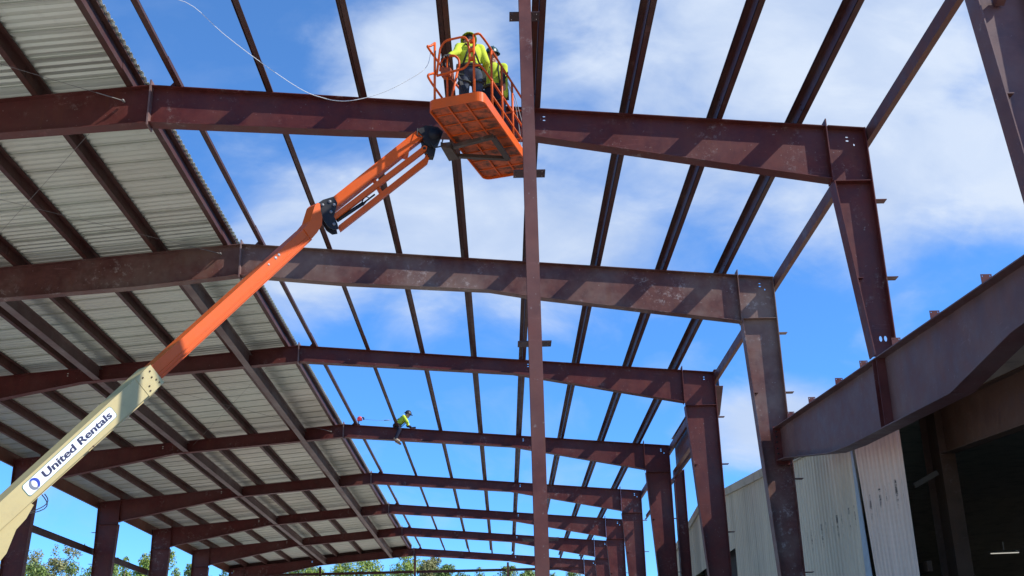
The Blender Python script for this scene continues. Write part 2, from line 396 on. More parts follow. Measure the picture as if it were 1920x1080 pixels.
def rafter(root, Y, sgn, prof, xk, mat, fw=.25):
    """half rafter from the ridge plate (x=0) to the knee plate at |x|=xk"""
    t = .012
    mb = MB()
    xs = [p[0] for p in prof if p[0] < xk] + [xk]
    xs[0] = .014
    topl = [V((sgn*x, Y, roofz(x)-.014)) for x in (xs[0], xk)]
    botl = [V((sgn*x, Y, roofz(x)-interp(prof, x)+.014)) for x in xs]
    for xa, xb in zip(xs, xs[1:]):                       # web, one plate per change of depth
        holes = [circ((sgn*hx, Y-t/2, roofz(hx)-dz), (1,0,0), (0,0,1), .014, 8, .026) for hx in (6.86,) if xa+.05 < hx < xb-.05 for dz in (.10, .17)]
        mb.prism([(sgn*xa,Y-t/2,roofz(xa)-.014),(sgn*xb,Y-t/2,roofz(xb)-.014),(sgn*xb,Y-t/2,roofz(xb)-interp(prof,xb)+.014),(sgn*xa,Y-t/2,roofz(xa)-interp(prof,xa)+.014)], (0,t,0), holes)
    def strip(pts, z0, z1):
        for a, b in zip(pts, pts[1:]):
            q = []
            for p in (a, b):
                q.append(p)
            e = V((0,fw/2,0))
            mb.hexa([a-e+V((0,0,z0)), b-e+V((0,0,z0)), b+e+V((0,0,z0)), a+e+V((0,0,z0)), a-e+V((0,0,z1)), b-e+V((0,0,z1)), b+e+V((0,0,z1)), a+e+V((0,0,z1))])
    strip(topl, 0, .014); strip(botl, -.014, 0)
    r = mb.build('rafter', mat, root)
    e = MB()                                         # bolted end plate at the ridge
    d0 = interp(prof, 0)
    e.box((min(0.001*sgn, sgn*.014), Y-fw/2-.02, RIDGE-d0-.06), (max(0.001*sgn, sgn*.014), Y+fw/2+.02, RIDGE+.09))
    e.build('ridge_plate', M['plate'], r)
    e = MB(); dk = interp(prof, xk)
    a, b = sorted((sgn*(xk+.001), sgn*(xk+.019)))
    e.box((a, Y-fw/2-.015, roofz(xk)-dk-.03), (b, Y+fw/2+.015, roofz(xk)+.12))
    e.build('knee_plate', mat, r)
    return r
def column(root, Y, sgn, xk, w_slope, mat, zb=0.0, zk=9.9, fw=.30, clips=(), inner_clips=()):
    t = .012; xo = W
    mb = MB()
    zt = roofz(xo)
    xi = lambda z: (xk+.02) if z >= zk else xk+.02+(zk-z)*w_slope
    ti = .016
    web = [(xi(zb)+ti, zb), (xo-ti, zb), (xo-ti, zt-.014), (xk+.02+ti, roofz(xk)-.014), (xk+.02+ti, zk)]
    holes = []
    for hx, hz, ra, rb in ((xo-.30, zt-.12, .026, .013), (xo-.30, zt-.19, .028, .017), (xo-.19, zt-.27, .014, .024)):
        holes.append(circ((sgn*hx, Y-t/2, hz), (1,0,0), (0,0,1), rb, 8, ra))
    if zb > 1:
        for hx in (xo-.20, xo-.12): holes.append(circ((sgn*hx, Y-t/2, zb+.30), (1,0,0), (0,0,1), .05, 10, .026))
    up_ = [(xk+.02+ti, zk), (xo-ti, zk), (xo-ti, zt-.014), (xk+.02+ti, roofz(xk)-.014)]
    dn_ = [(xi(zb)+ti, zb), (xo-ti, zb), (xo-ti, zk), (xk+.02+ti, zk)]
    mb.prism([(sgn*x, Y-t/2, z) for x, z in up_], (0,t,0), holes[:3]); mb.prism([(sgn*x, Y-t/2, z) for x, z in dn_], (0,t,0), holes[3:])
    def plate(x0, z0, x1, z1, dx):
        e = fw/2
        mb.hexa([(sgn*x0,Y-e,z0),(sgn*(x0+dx),Y-e,z0),(sgn*(x0+dx),Y+e,z0),(sgn*x0,Y+e,z0),(sgn*x1,Y-e,z1),(sgn*(x1+dx),Y-e,z1),(sgn*(x1+dx),Y+e,z1),(sgn*x1,Y+e,z1)])
    plate(xi(zb), zb, xk+.02, zk, ti)
    plate(xo-ti, zb, xo-ti, zt, ti)
    a0, a1 = xk+.02+ti, xo-ti-.001
    e = fw/2-.012
    mb.hexa([(sgn*a0,Y-e,roofz(a0)-.014),(sgn*a1,Y-e,roofz(a1)-.014),(sgn*a1,Y+e,roofz(a1)-.014),(sgn*a0,Y+e,roofz(a0)-.014),
             (sgn*a0,Y-e,roofz(a0)),(sgn*a1,Y-e,roofz(a1)),(sgn*a1,Y+e,roofz(a1)),(sgn*a0,Y+e,roofz(a0))])
    if zb > 1:                                           # cap plate where the short column stands on a girder
        pass
    else:
        x0, x1 = sorted((sgn*(xi(0)-.06), sgn*(xo+.06)))
        mb.box((x0, Y-fw/2-.05, .0), (x1, Y+fw/2+.05, .03))
    c = mb.build('column', mat, root)
    s = MB(); x0, x1 = sorted((sgn*(xk+.02+ti+.002), sgn*(xo-ti-.002)))
    s.box((x0, Y-fw/2+.01, zk-.006), (x1, Y-t/2-.001, zk+.006)); s.box((x0, Y+t/2+.001, zk-.006), (x1, Y+fw/2-.01, zk+.006))
    s.split('stiffener', mat, c)
    for z in clips:
        k = MB(); x0, x1 = sorted((sgn*(xo+.001), sgn*(xo+.20)))
        k.box((x0, Y-.11, z-.006), (x1, Y+.06, z+.006)); k.build('girt_clip', mat, c)
    for z in inner_clips:
        k = MB(); x0, x1 = sorted((sgn*(xi(z)+ti+.002), sgn*(xi(z)+ti+.11)))
        k.box((x0, Y-.10, z-.006), (x1, Y-.01, z+.006)); k.build('flange_brace_clip', mat, c)
    return c
def purlin_seats(root, Y, mat):
    for x in (.44, 6.7):                             # small triangular gussets carrying the laps
        k = MB(); z = roofz(x)
        k.prism([(x-.13, Y-.09, z+.003), (x-.012, Y-.09, z+.003), (x-.012, Y-.09, z+.15)], (0,.008,0))
        k.build('purlin_gusset', mat, root)

GRF = 'red steel portal frames of the new building'
def frame(i, prof, xkR, slR, xkL, slL, mat, label, zbR=0.0, clips=(9.55,8.15,6.2,4.2,2.2), inner=(8.15,)):
    Y = FY[i]
    root = thing('portal_frame', (0,Y,0), label, 'steel frame', GRF)
    rafter(root, Y, 1, prof, xkR, mat); rafter(root, Y, -1, prof, xkL, mat)
    column(root, Y, 1, xkR, slR, mat, zbR, clips=[c for c in clips if c > zbR+.5], inner_clips=inner)
    column(root, Y, -1, xkL, slL, mat, 0.0, clips=clips[:2])
    purlin_seats(root, Y, mat)
    return root
PF1 = [(0,.73),(3.3,.66),(6.7,.55),(11.75,1.02)]
PF2 = [(0,.78),(2.35,.82),(5.8,.76),(6.8,.86),(11.7,1.14)]
PF3 = [(0,.50),(6.4,.44),(11.5,.98)]
fr0 = frame(0, PF1, 11.70, .088, 11.4, .05, M['plum'], 'nearest steel frame, only its wide column showing at the upper right corner', zbR=6.336)
fr1 = frame(1, PF1, 11.72, .092, 11.4, .05, M['red'], 'frame right behind the orange lift basket, its short column standing on the sloping girder', zbR=6.815)
fr2 = frame(2, PF2, 11.57, .050, 11.4, .05, M['brown'], 'dusty brown frame whose right column carries the far end of the plum girder')
fr3 = frame(3, PF3, 11.44, .062, 11.4, .05, M['red'], 'red frame whose rafter passes just above where cream and orange boom meet', clips=(9.55,8.15,6.2,4.2,2.2))
fr4 = dup(fr3, (0,FY[4],0), 'frame on whose rafter the far worker sits', GRF)
fr5 = dup(fr3, (0,FY[5],0), 'frame next beyond the one the worker sits on, fourth from the far end', GRF)
fr6 = dup(fr3, (0,FY[6],0), 'third frame from the far end of the hall', GRF)
fr7 = dup(fr3, (0,FY[7],0), 'second frame from the far end, next to the end wall frame', GRF)
fr8 = dup(fr3, (0,FY[8],0), 'farthest frame, at the open end wall in front of the trees', GRF)

# F0 column bracket seen at the top right corner
k = MB(); k.bar((12.05,11.66,9.40), (12.05,11.20,9.56), .11, .10); k.build('flange_brace_stub', M['plum'], fr0)

# ------------------------------------------------------------------ purlins (one continuous lapped line each)
def z_section(x, zb, h=.24, fl=.10, t=.008, flip=1):
    zt = zb+h
    a = [(x-t/2, zb), (x+t/2, zb), (x+t/2, zt), (x-t/2, zt)]
    b = [(x-t/2-flip*fl, zb), (x-t/2, zb), (x-t/2, zb+t), (x-t/2-flip*fl, zb+t)]
    c = [(x+t/2, zt-t), (x+t/2+flip*fl, zt-t), (x+t/2+flip*fl, zt), (x+t/2, zt)]
    d = [(x+t/2+flip*fl-t, zt-t-.018), (x+t/2+flip*fl, zt-t-.018), (x+t/2+flip*fl, zt-t), (x+t/2+flip*fl-t, zt-t)]
    return [a, b, c, d]
Y0, Y1 = FY[0]-.25, FY[8]+.15
def purlin(x, label, grp, name='purlin', h=.24):
    mb = MB(); zb = roofz(x)+.002; fl = 1 if x < 0 else -1
    for poly in z_section(x, zb, h, flip=fl): mb.prism([(px, Y0, pz) for px, pz in poly], (0, Y1-Y0, 0))
    # doubled lap at every frame
    for y in FY:
        for poly in z_section(x+.009, zb+.009, h-.002)[:1]: mb.prism([(px, max(y-.7,Y0+.01), pz) for px, pz in poly], (0, min(y+.7,Y1-.01)-max(y-.7,Y0+.01), 0))
        for dz in (.05,.15): mb.disc((x-.005, y-.5, zb+dz), (-1,0,0), .012, .015, 6); mb.disc((x-.005, y+.5, zb+dz), (-1,0,0), .012, .015, 6)
    o = mb.build(name, M['purlin']); top(o, label, 'purlin', grp); return o
RP = [.44, 2.04, 3.69, 5.24, 6.70, 8.31, 9.85, 11.23]
rl = ['open roof purlin nearest the ridge, just right of the roofed half', 'second open purlin from the ridge, the one the far worker leans past',
      'third open purlin from the ridge, passing left of the lift basket', 'fourth open purlin from the ridge, passing behind the left of the basket',
      'open purlin right beside the tall near post', 'first open purlin clear to the right of the tall near post',
      'second open purlin to the right of the tall near post', 'open purlin next to the eave beam on the right']
for x, l in zip(RP, rl): purlin(x, l, 'bare roof purlins on the open right half')
LP = [-.32, -1.95, -3.55, -5.16, -6.72, -8.31, -9.85, -11.23]
ll = ['sunlit purlin along the exposed edge of the roof sheets', 'purlin under the roof sheets, first in from their exposed edge', 'purlin under the roof sheets, second in from their exposed edge',
      'purlin under the sheets close above the dark left strut beam', 'purlin under the sheets, first past the left strut beam towards the left eave', 'purlin under the sheets, second past the left strut beam towards the left eave',
      'purlin under the sheets, second from the left eave', 'purlin under the sheets nearest the left eave']
for x, l in zip(LP, ll): purlin(x, l, 'purlins under the roof sheeting')
def eave(sgn, label):
    x = sgn*(W+.03); mb = MB(); h = .25 if sgn > 0 else .47; t = .008; zb = EAVE-.245
    for poly in ([(x-t,zb),(x+t,zb),(x+t,zb+h),(x-t,zb+h)], [(x+sgn*t,zb),(x+sgn*(t+.08),zb),(x+sgn*(t+.08),zb+t),(x+sgn*t,zb+t)], [(x+sgn*t,zb+h-t),(x+sgn*(t+.08),zb+h-t),(x+sgn*(t+.08),zb+h),(x+sgn*t,zb+h)]):
        mb.prism([(px,Y0,pz) for px,pz in poly], (0,Y1-Y0,0))
    top(mb.build('eave_beam', M['eave']), label, 'eave beam')
eave(1, 'long eave beam along the tops of the right columns'); eave(-1, 'dark eave beam along the tops of the left columns')

# deep strut beams below the sheeting
def strut(x, zb, h, fw, y0, y1, label):
    mb = MB()
    mb.box((x-.006,y0,zb+.012),(x+.006,y1,zb+h-.012)); mb.box((x-fw/2,y0,zb),(x+fw/2,y1,zb+.012)); mb.box((x-fw/2,y0,zb+h-.012),(x+fw/2,y1,zb+h))
    top(mb.build('strut_beam', M['strut']), label, 'beam', 'long strut beams under the roof sheeting')
strut(-5.94, 11.05, .36, .22, FY[2]+.02, FY[8]+.1, 'long strut beam under the roof sheets, the left one, farther from the ridge')
strut(-1.50, 11.36, .40, .20, FY[2]+.02, FY[8]+.1, 'long strut beam under the roof sheets, the one nearer the ridge')

# roof sheeting (left half): ribbed metal
mb = MB(); xs0, xs1 = -.17, -12.75; per = .8
ys = []; y = FY[0]-1.2; k = 0
while y < FY[8]+.35:
    for q in range(4):
        for dy, dz in ((0,0),(.035,0),(.065,.042),(.15,.042),(.185,0)): ys.append((y+.2*q+dy, dz))
    for dy, dz in ((.762,.0),(.764,.06),(.794,.06),(.796,0)): ys.append((y+dy, dz))
    y += per
vs = []
for (yy, dz) in ys:
    for x in (xs0, xs1): vs.append((x, yy, roofz(x)+.246+dz))
mb.add(vs, [(2*i, 2*i+2, 2*i+3, 2*i+1) for i in range(len(ys)-1)])
rs = mb.build('roof_sheeting', M['roof'], normals=False)
sm = rs.modifiers.new('thick', 'SOLIDIFY'); sm.thickness = .003; sm.offset = 1
top(rs, 'ribbed pale metal roof sheets covering the left half of the hall', 'roof')

mb = MB()                                            # closure angle along the far edge of the sheets
for xa, xb in ((-.17,-12.5),):
    mb.hexa([(xb,Y1+.02,roofz(xb)-.03),(xa,Y1+.02,roofz(xa)-.03),(xa,Y1+.04,roofz(xa)-.03),(xb,Y1+.04,roofz(xb)-.03),(xb,Y1+.02,roofz(xb)+.243),(xa,Y1+.02,roofz(xa)+.243),(xa,Y1+.04,roofz(xa)+.243),(xb,Y1+.04,roofz(xb)+.243)])
top(mb.build('rake_angle', M['purlin']), 'dark closing strip along the far edge of the roof sheets', 'rake trim')
# short ties between the ridge purlins at the far bays
for y, l in ((63.0, 'thin tie bar across the ridge opening, nearest of the three'), (71.0, 'thin tie bar across the ridge opening, middle of the three'), (73.2, 'thin tie bar across the ridge opening, farthest of the three')):
    mb = MB(); mb.bar((-.31,y,roofz(.3)+.1), (.43,y,roofz(.4)+.1), .06, .06)
    top(mb.build('tie_bar', M['purlin']), l, 'tie bar', 'tie bars at the ridge')

# ------------------------------------------------------------------ left wall girts and end wall
def girt(a, b, label, grp=None, h=.2, d=.08, mat='purlin'):
    mb = MB(); a, b = V(a), V(b); dr = (b-a).normalized(); sd = dr.cross(V((0,0,1))).normalized()
    mb.bar(a, b, .008, h); mb.bar(a+sd*d/2+V((0,0,h/2-.004)), b+sd*d/2+V((0,0,h/2-.004)), d, .008); mb.bar(a-sd*d/2+V((0,0,-h/2+.004)), b-sd*d/2+V((0,0,-h/2+.004)), d, .008)
    top(mb.build('girt', M[mat]), label, 'girt', grp)
girt((-12.52,FY[3],8.72), (-12.52,FY[8],8.72), 'horizontal wall girt running along the outside of the left columns', h=.24)
Z8 = FY[8]
posts = [(-6.3,'end wall post left of the ridge, behind the far frame'), (.07,'end wall post under the ridge of the far frame'), (6.33,'end wall post close left of the tall near post')]
for x, l in posts:
    mb = MB(); zt = roofz(x)-.52
    mb.box((x-.07,Z8-.08,0),(x+.07,Z8-.068,zt)); mb.box((x-.07,Z8+.068,0),(x+.07,Z8+.08,zt)); mb.box((x-.005,Z8-.068,0),(x+.005,Z8+.068,zt))
    top(mb.build('wall_post', M['purlin']), l, 'post', 'posts of the far end wall')
for a, b, l in ((-11.3,-6.4,'far end wall girt at the left, over the trees'), (-6.2,-.05,'far end wall girt left of the ridge post'), (.19,6.23,'far end wall girt right of the ridge post'), (6.43,11.4,'far end wall girt running behind the tall near post')):
    girt((a,Z8,10.43), (b,Z8,10.43), l, 'girts of the far end wall', h=.16)
# right wall pieces
for y0, y1, z, l in ((34.2,42.8,9.70,'short girt on the right wall between the third and fourth columns back'), (43.4,52.4,9.66,'short girt on the right wall behind the twin column')):
    girt((12.54,y0,z), (12.54,y1,z), l, 'girts on the right wall', h=.22)

# ------------------------------------------------------------------ side header beam and second column at the fourth frame
hb = thing('side_header', (12.65,FY[4],0), 'header beam with its own column beside the frame the worker sits on', 'beam')
mb = MB(); x = 12.66; yb0, yb1 = 33.6, FY[4]+.1; z0, z1 = 10.0, 11.18
mb.prism([(x-.006,yb0,z1-.5),(x-.006,yb0+.9,z0),(x-.006,yb1,z0),(x-.006,yb1,z1),(x-.006,yb0,z1)], (.012,0,0))
mb.box((x-.12,yb0,z1+.001),(x+.12,yb1,z1+.015)); mb.box((x-.12,yb0+.9,z0-.015),(x+.12,yb1,z0-.001))
mb.bar((x,yb0,z1-.51),(x,yb0+.9,z0-.01), .24, .014)
mb.build('header_beam', M['plum'], hb)
mb = MB(); yc = FY[4]+.05
mb.box((x-.13,yc-.18,0),(x-.115,yc+.18,z0-.02)); mb.box((x+.24,yc-.18,0),(x+.255,yc+.18,z0-.02)); mb.box((x-.115,yc-.006,0),(x+.24,yc+.006,z0-.02))
mb.build('column', M['red'], hb)

# ------------------------------------------------------------------ tall near post with girt clips
pY, pX = FY[0]-.16, 6.375
wp = thing('wind_post', (pX,pY,0), 'tall plain steel post standing nearest, right of the lift basket', 'post')
mb = MB(); zt = 12.2
mb.box((pX-.07,pY-.10,0),(pX+.07,pY-.088,zt)); mb.box((pX-.07,pY+.088,0),(pX+.07,pY+.10,zt)); mb.box((pX-.005,pY-.088,0),(pX+.005,pY+.088,zt))
mb.box((pX-.15,pY-.18,0),(pX+.15,pY+.18,.02))
mb.build('post_shaft', M['post'], wp)
for z in (9.37, 7.29, 5.27, 3.2, 1.4):
    mb = MB(); ya, yb = pY+.101, pY+.29
    hol = [circ((pX+sx, yy, z), (1,0,0), (0,1,0), .011, 8) for sx in (-.15,.15) for yy in (ya+.04, yb-.04)]
    mb.prism([(pX-.18,ya,z),(pX+.18,ya,z),(pX+.18,yb,z),(pX-.18,yb,z)], (0,0,.012), hol)
    mb.build('girt_clip', M['clip'], wp)

# ------------------------------------------------------------------ transfer girder on the right
gx = 12.2
gd = thing('transfer_girder', (gx,18,6), 'deep plum girder sloping up from right edge to second column, row of clips on top', 'girder')
gtop = lambda y: 6.82+(y-18.14)*.0755
bot = [(24.86,6.60),(24.12,6.52),(20.84,5.92),(19.6,5.79),(14.9,5.47),(12.85,5.66),(11.87,5.66),(8.2,5.36)]
mb = MB(); t = .014
for (ya, za), (yb, zb_) in zip(bot, bot[1:]):
    mb.prism([(gx-t/2,ya,gtop(ya)-.018),(gx-t/2,yb,gtop(yb)-.018),(gx-t/2,yb,zb_),(gx-t/2,ya,za)], (t,0,0))
def yz_strip(mb, pts, w, z0, z1):
    for (ya,za),(yb,zb_) in zip(pts, pts[1:]):
        mb.hexa([(gx-w/2,ya,za+z0),(gx+w/2,ya,za+z0),(gx+w/2,yb,zb_+z0),(gx-w/2,yb,zb_+z0),(gx-w/2,ya,za+z1),(gx+w/2,ya,za+z1),(gx+w/2,yb,zb_+z1),(gx-w/2,yb,zb_+z1)])
yz_strip(mb, [(24.86,gtop(24.86)),(8.2,gtop(8.2))], .32, -.018, 0)
yz_strip(mb, bot, .32, -.018, -.001)
gw = mb.build('girder_web', M['plum'], gd)
for yy in (17.63, 17.83):
    mb = MB(); mb.prism([(gx-.152,yy,gtop(yy)-.02),(gx-t/2-.001,yy,gtop(yy)-.02),(gx-t/2-.001,yy,5.63+(yy-17.3)*.07),(gx-.152,yy,5.63+(yy-17.3)*.07)], (0,.012,0))
    mb.build('stiffener', M['red'], gd)
mb = MB(); mb.box((gx-.16,7.9,0),(gx+.16,7.915,gtop(8.0)-.03)); mb.box((gx-.16,8.18,0),(gx+.16,8.195,gtop(8.0)-.03)); mb.box((gx-.007,7.915,0),(gx+.007,8.18,gtop(8.0)-.03)); mb.build('girder_column', M['plum'], gd)
mb = MB(); mb.box((gx-.17,24.861,6.50),(gx+.17,24.878,gtop(24.86)+.03)); ep = mb.build('end_plate', M['red'], gd)
bl = MB()
for zz in (6.62,6.74,6.86,7.0,7.12,7.24):
    bl.disc((gx-.11,24.86,zz), (0,-1,0), .02, .025, 6); bl.disc((gx+.11,24.86,zz), (0,-1,0), .02, .025, 6)
bl.split('bolt', M['black'], ep)
for y in (23.7,22.0,20.1,18.62,16.95,15.3,13.5):
    mb = MB(); z = gtop(y)+.001; xc = gx-.03
    mb.prism([(xc-.07,y,z),(xc+.07,y,z),(xc+.07,y,z+.16),(xc-.07,y,z+.16)], (0,.01,0), [circ((xc+sx,y,z+.135), (1,0,0), (0,0,1), .009, 8) for sx in (-.048,.048)])
    mb.build('purlin_clip', M['red'], gd)

# ------------------------------------------------------------------ existing warehouse
wx = 13.3; AP = 41.6; APZ = 8.47
wtop = lambda y: APZ-.082*(AP-y) if y < AP else APZ-.095*(y-AP)
wh = thing('warehouse', (wx,41,0), 'old metal clad warehouse with a dark open bay, behind the columns on the right', 'warehouse')
oy0, oy1, oz = 36.4, 44.5, 6.2
SEAM = 23.28
def siding(y0, y1, zlo, name, mat, x0=wx, ztop=None, slant=None, parent=wh):
    mb = MB(); per = .25; rows = []; y = y0
    prof = ((0,0),(.09,0),(.115,-.028),(.165,-.028),(.19,0))
    while y < y1:
        for dy, dx in prof:
            if y+dy <= y1: rows.append((y+dy, dx))
        y += per
    rows.append((y1, 0))
    vs = []
    for yy, dx in rows:
        zt = wtop(yy)
        n = 1 if slant is None else 0
        vs += [(x0+dx, yy, zlo), (x0+dx, yy, zt-.02)]
    fs = [(2*i,2*i+2,2*i+3,2*i+1) for i in range(len(rows)-1)]
    mb.add(vs, fs)
    if slant:                                            # one edge leans away from the seam
        for p in mb.v:
            if p.z < 1: p.y -= slant*max(0,(p.y-y0)/(y1-y0))
    return mb.build(name, mat, parent, normals=False)
siding(SEAM, oy0, 0, 'siding', M['siding']); siding(oy0, oy1, oz, 'siding', M['siding']); siding(oy1, 63, 0, 'siding', M['siding'])
siding(20.42, SEAM-.05, 0, 'loose_siding', M['siding_pink'], wx-.05, slant=.95).__setitem__('label', 'faded pinkish siding panel hanging loose at its left edge')
mb = MB(); mb.prism([(wx-.075,SEAM+.10,wtop(SEAM)-.05),(wx-.075,SEAM+.02,wtop(SEAM)-.05),(wx-.055,SEAM-.62,0),(wx-.075,SEAM+.10,0)], (.012,0,0)); mb.build('loose_flashing', M['flash'], wh)
mb = MB()                                            # rake trim along the gable
for a, b in ((20.4,AP),(AP,63)):
    za, zb_ = wtop(a), wtop(b)
    mb.hexa([(wx-.09,a,za-.16),(wx-.01,a,za-.16),(wx-.01,b,zb_-.16),(wx-.09,b,zb_-.16),(wx-.12,a,za+.06),(wx+.02,a,za+.06),(wx+.02,b,zb_+.06),(wx-.12,b,zb_+.06)])
mb.build('rake_trim', M['trim'], wh)
mb = MB()                                            # roof slab
for a, b in ((3,AP),(AP,63.3)):
    za, zb_ = wtop(a)+.01, wtop(b)+.01
    mb.hexa([(wx+.03,a,za-.05),(44,a,za-.05),(44,b,zb_-.05),(wx+.03,b,zb_-.05),(wx+.03,a,za),(44,a,za),(44,b,zb_),(wx+.03,b,zb_)])
mb.build('roof', M['trim'], wh)
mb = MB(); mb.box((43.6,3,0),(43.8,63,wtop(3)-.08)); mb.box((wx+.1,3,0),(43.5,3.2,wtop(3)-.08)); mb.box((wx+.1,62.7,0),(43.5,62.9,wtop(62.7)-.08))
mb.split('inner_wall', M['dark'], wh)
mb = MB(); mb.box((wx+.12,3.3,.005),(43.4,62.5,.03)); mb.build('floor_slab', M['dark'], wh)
mb = MB(); mb.box((wx+.35,oy0-.3,0),(wx+.42,oy1+.3,oz+.3)); mb.build('opening_shade_sheet', M['dark'], wh)  # dark sheet behind the siding opening, painted as the interior shade
mb = MB(); bx = 14.2; rb = lambda y: 5.84+(y-20.93)*.08   # rusty rafter and column of the open bay
mb.prism([(bx-.007,20.75,rb(20.75)+.014),(bx-.007,4,rb(4)+.014),(bx-.007,4,rb(4)+.86),(bx-.007,20.75,rb(20.75)+.86)], (.014,0,0))
for z0, z1 in ((0,.014),(.86,.874)):
    mb.hexa([(bx-.14,4,rb(4)+z0),(bx+.14,4,rb(4)+z0),(bx+.14,20.75,rb(20.75)+z0),(bx-.14,20.75,rb(20.75)+z0),(bx-.14,4,rb(4)+z1),(bx+.14,4,rb(4)+z1),(bx+.14,20.75,rb(20.75)+z1),(bx-.14,20.75,rb(20.75)+z1)])
mb.build('rafter', M['old'], wh)
mb = MB()
mb.box((bx-.14,21.55,.03),(bx+.14,21.566,6.72)); mb.box((bx-.14,20.76,.03),(bx+.14,20.776,6.72)); mb.box((bx-.007,20.776,.03),(bx+.007,21.55,6.72))
mb.build('column', M['old'], wh)
mb = MB(); mb.bar(onX(1714,911,13.5),onX(1757,886,14.0), .05, .09); mb.build('wall_brace', M['old2'], wh)
for z in (2.2,3.7): 
    mb = MB(); mb.box((wx+.12,20.45,z),(wx+.2,21.5,z+.18)); mb.build('girt_stub', M['old'], wh)
fl = thing('ceiling_lamp', (27.1,0,0), 'lit fluorescent lamp glowing inside the dark warehouse bay', 'lamp')
a, b = onX(1858,1038,27.0), onX(1910,1036,27.0)
fl.location = (a+b)/2
mb = MB(); mb.tube([a,b], .02, 8); mb.build('tube', M['lamp'], fl)
mb = MB(); mb.bar(a+V((0,0,.08)), b+V((0,0,.08)), .16, .05); mb.bar((a+b)/2+V((0,0,.1)), V(((a+b)/2).to_tuple()[:2]+(wtop(((a+b)/2).y)-.06,)), .03,.03); mb.build('housing', M['white'], fl)

# ------------------------------------------------------------------ boom lift
bd = V((.433,.483,.761)).normalized(); bn = V((bd.y,-bd.x,0)).normalized(); bu = bn.cross(bd)
if bu.z < 0: bu = -bu
BP = V((1.77,13.7,5.607))+bn*.14
def bp(s, t, o=0.0): return BP+bd*s+bu*t-bn*o           # along boom, up the side face, depth away from viewer
PIV = bp(-4.75, .10, .14)
lift = thing('boom_lift', (PIV.x-.9, PIV.y-.8, 0), 'orange and cream telescopic boom lift reaching up to the frame', 'boom lift')
# cream base section
mb = MB()
lo = lambda s: -.012-.031*(s+2.57); hi = lambda s: .214-.0142*(s+2.57)
s0, s1 = -5.1, -.105
mb.prism([bp(s0,lo(s0)),bp(s1,lo(s1)),bp(s1,hi(s1)),bp(s0,hi(s0))], -bn*.27)
mb.prism([bp(s1-.28,lo(s1)-.004,-.006),bp(s1+.0,lo(s1)-.004,-.006),bp(s1+.0,hi(s1)+.004,-.006),bp(s1-.28,hi(s1)+.004,-.006)], -bn*.005)
base = mb.build('base_boom', M['cream'], lift)
mb = MB()                                             # cylinder lug and cover under the base section
mb.prism([bp(-3.35,.02,.03),bp(-2.32,lo(-2.32)+.01,.03),bp(-2.30,lo(-2.3)-.05,.03),bp(-2.46,-.12,.03),bp(-2.62,-.13,.03),bp(-2.86,-.24,.03),bp(-3.2,-.28,.03)], -bn*.2)
mb.build('cylinder_lug', M['cream'], base)
mb = MB(); mb.prism([bp(-2.60,-.055,.04),bp(-2.42,-.06,.04),bp(-2.45,-.11,.04),bp(-2.58,-.115,.04)], -bn*.18); mb.build('hose_clamp', M['black'], base)
mb = MB()
for k in range(2):
    mb.tube([bp(-2.45,-.07,.05+k*.05)+V((0,0,0))] + [bp(-2.45+.10*math.sin(q*.35)+.33*q/9, -.07-.16*math.sin(q/9*math.pi)*(.6+.25*k), .05+k*.06) for q in range(1,10)], .006, 6)
mb.split('hose_loop', M['rubber'], base)
mb = MB()
for s, t in ((-.17,.13),(-.17,.0),(-.3,.13),(-.3,.0),(-.2,.06),(-.16,-.05),(-.33,-.05)): mb.disc(bp(s,t,-.0115), bn, .011, .004, 8)
mb.disc(bp(-1.35,-.055,0), bn, .012, .005, 8); mb.prism([bp(-1.42,-.045,-.001),bp(-1.34,-.048,-.001),bp(-1.34,-.058,-.001),bp(-1.42,-.055,-.001)], bn*.003)
mb.split('screw', M['old'], base)
mb = MB(); mb.prism([bp(s0+.5,lo(s0)-.034,.06),bp(s1-.1,lo(s1)-.034,.06),bp(s1-.1,lo(s1)-.002,.06),bp(s0+.5,lo(s0)-.002,.06)], -bn*.15); mb.build('lower_channel', M['cream'], base)
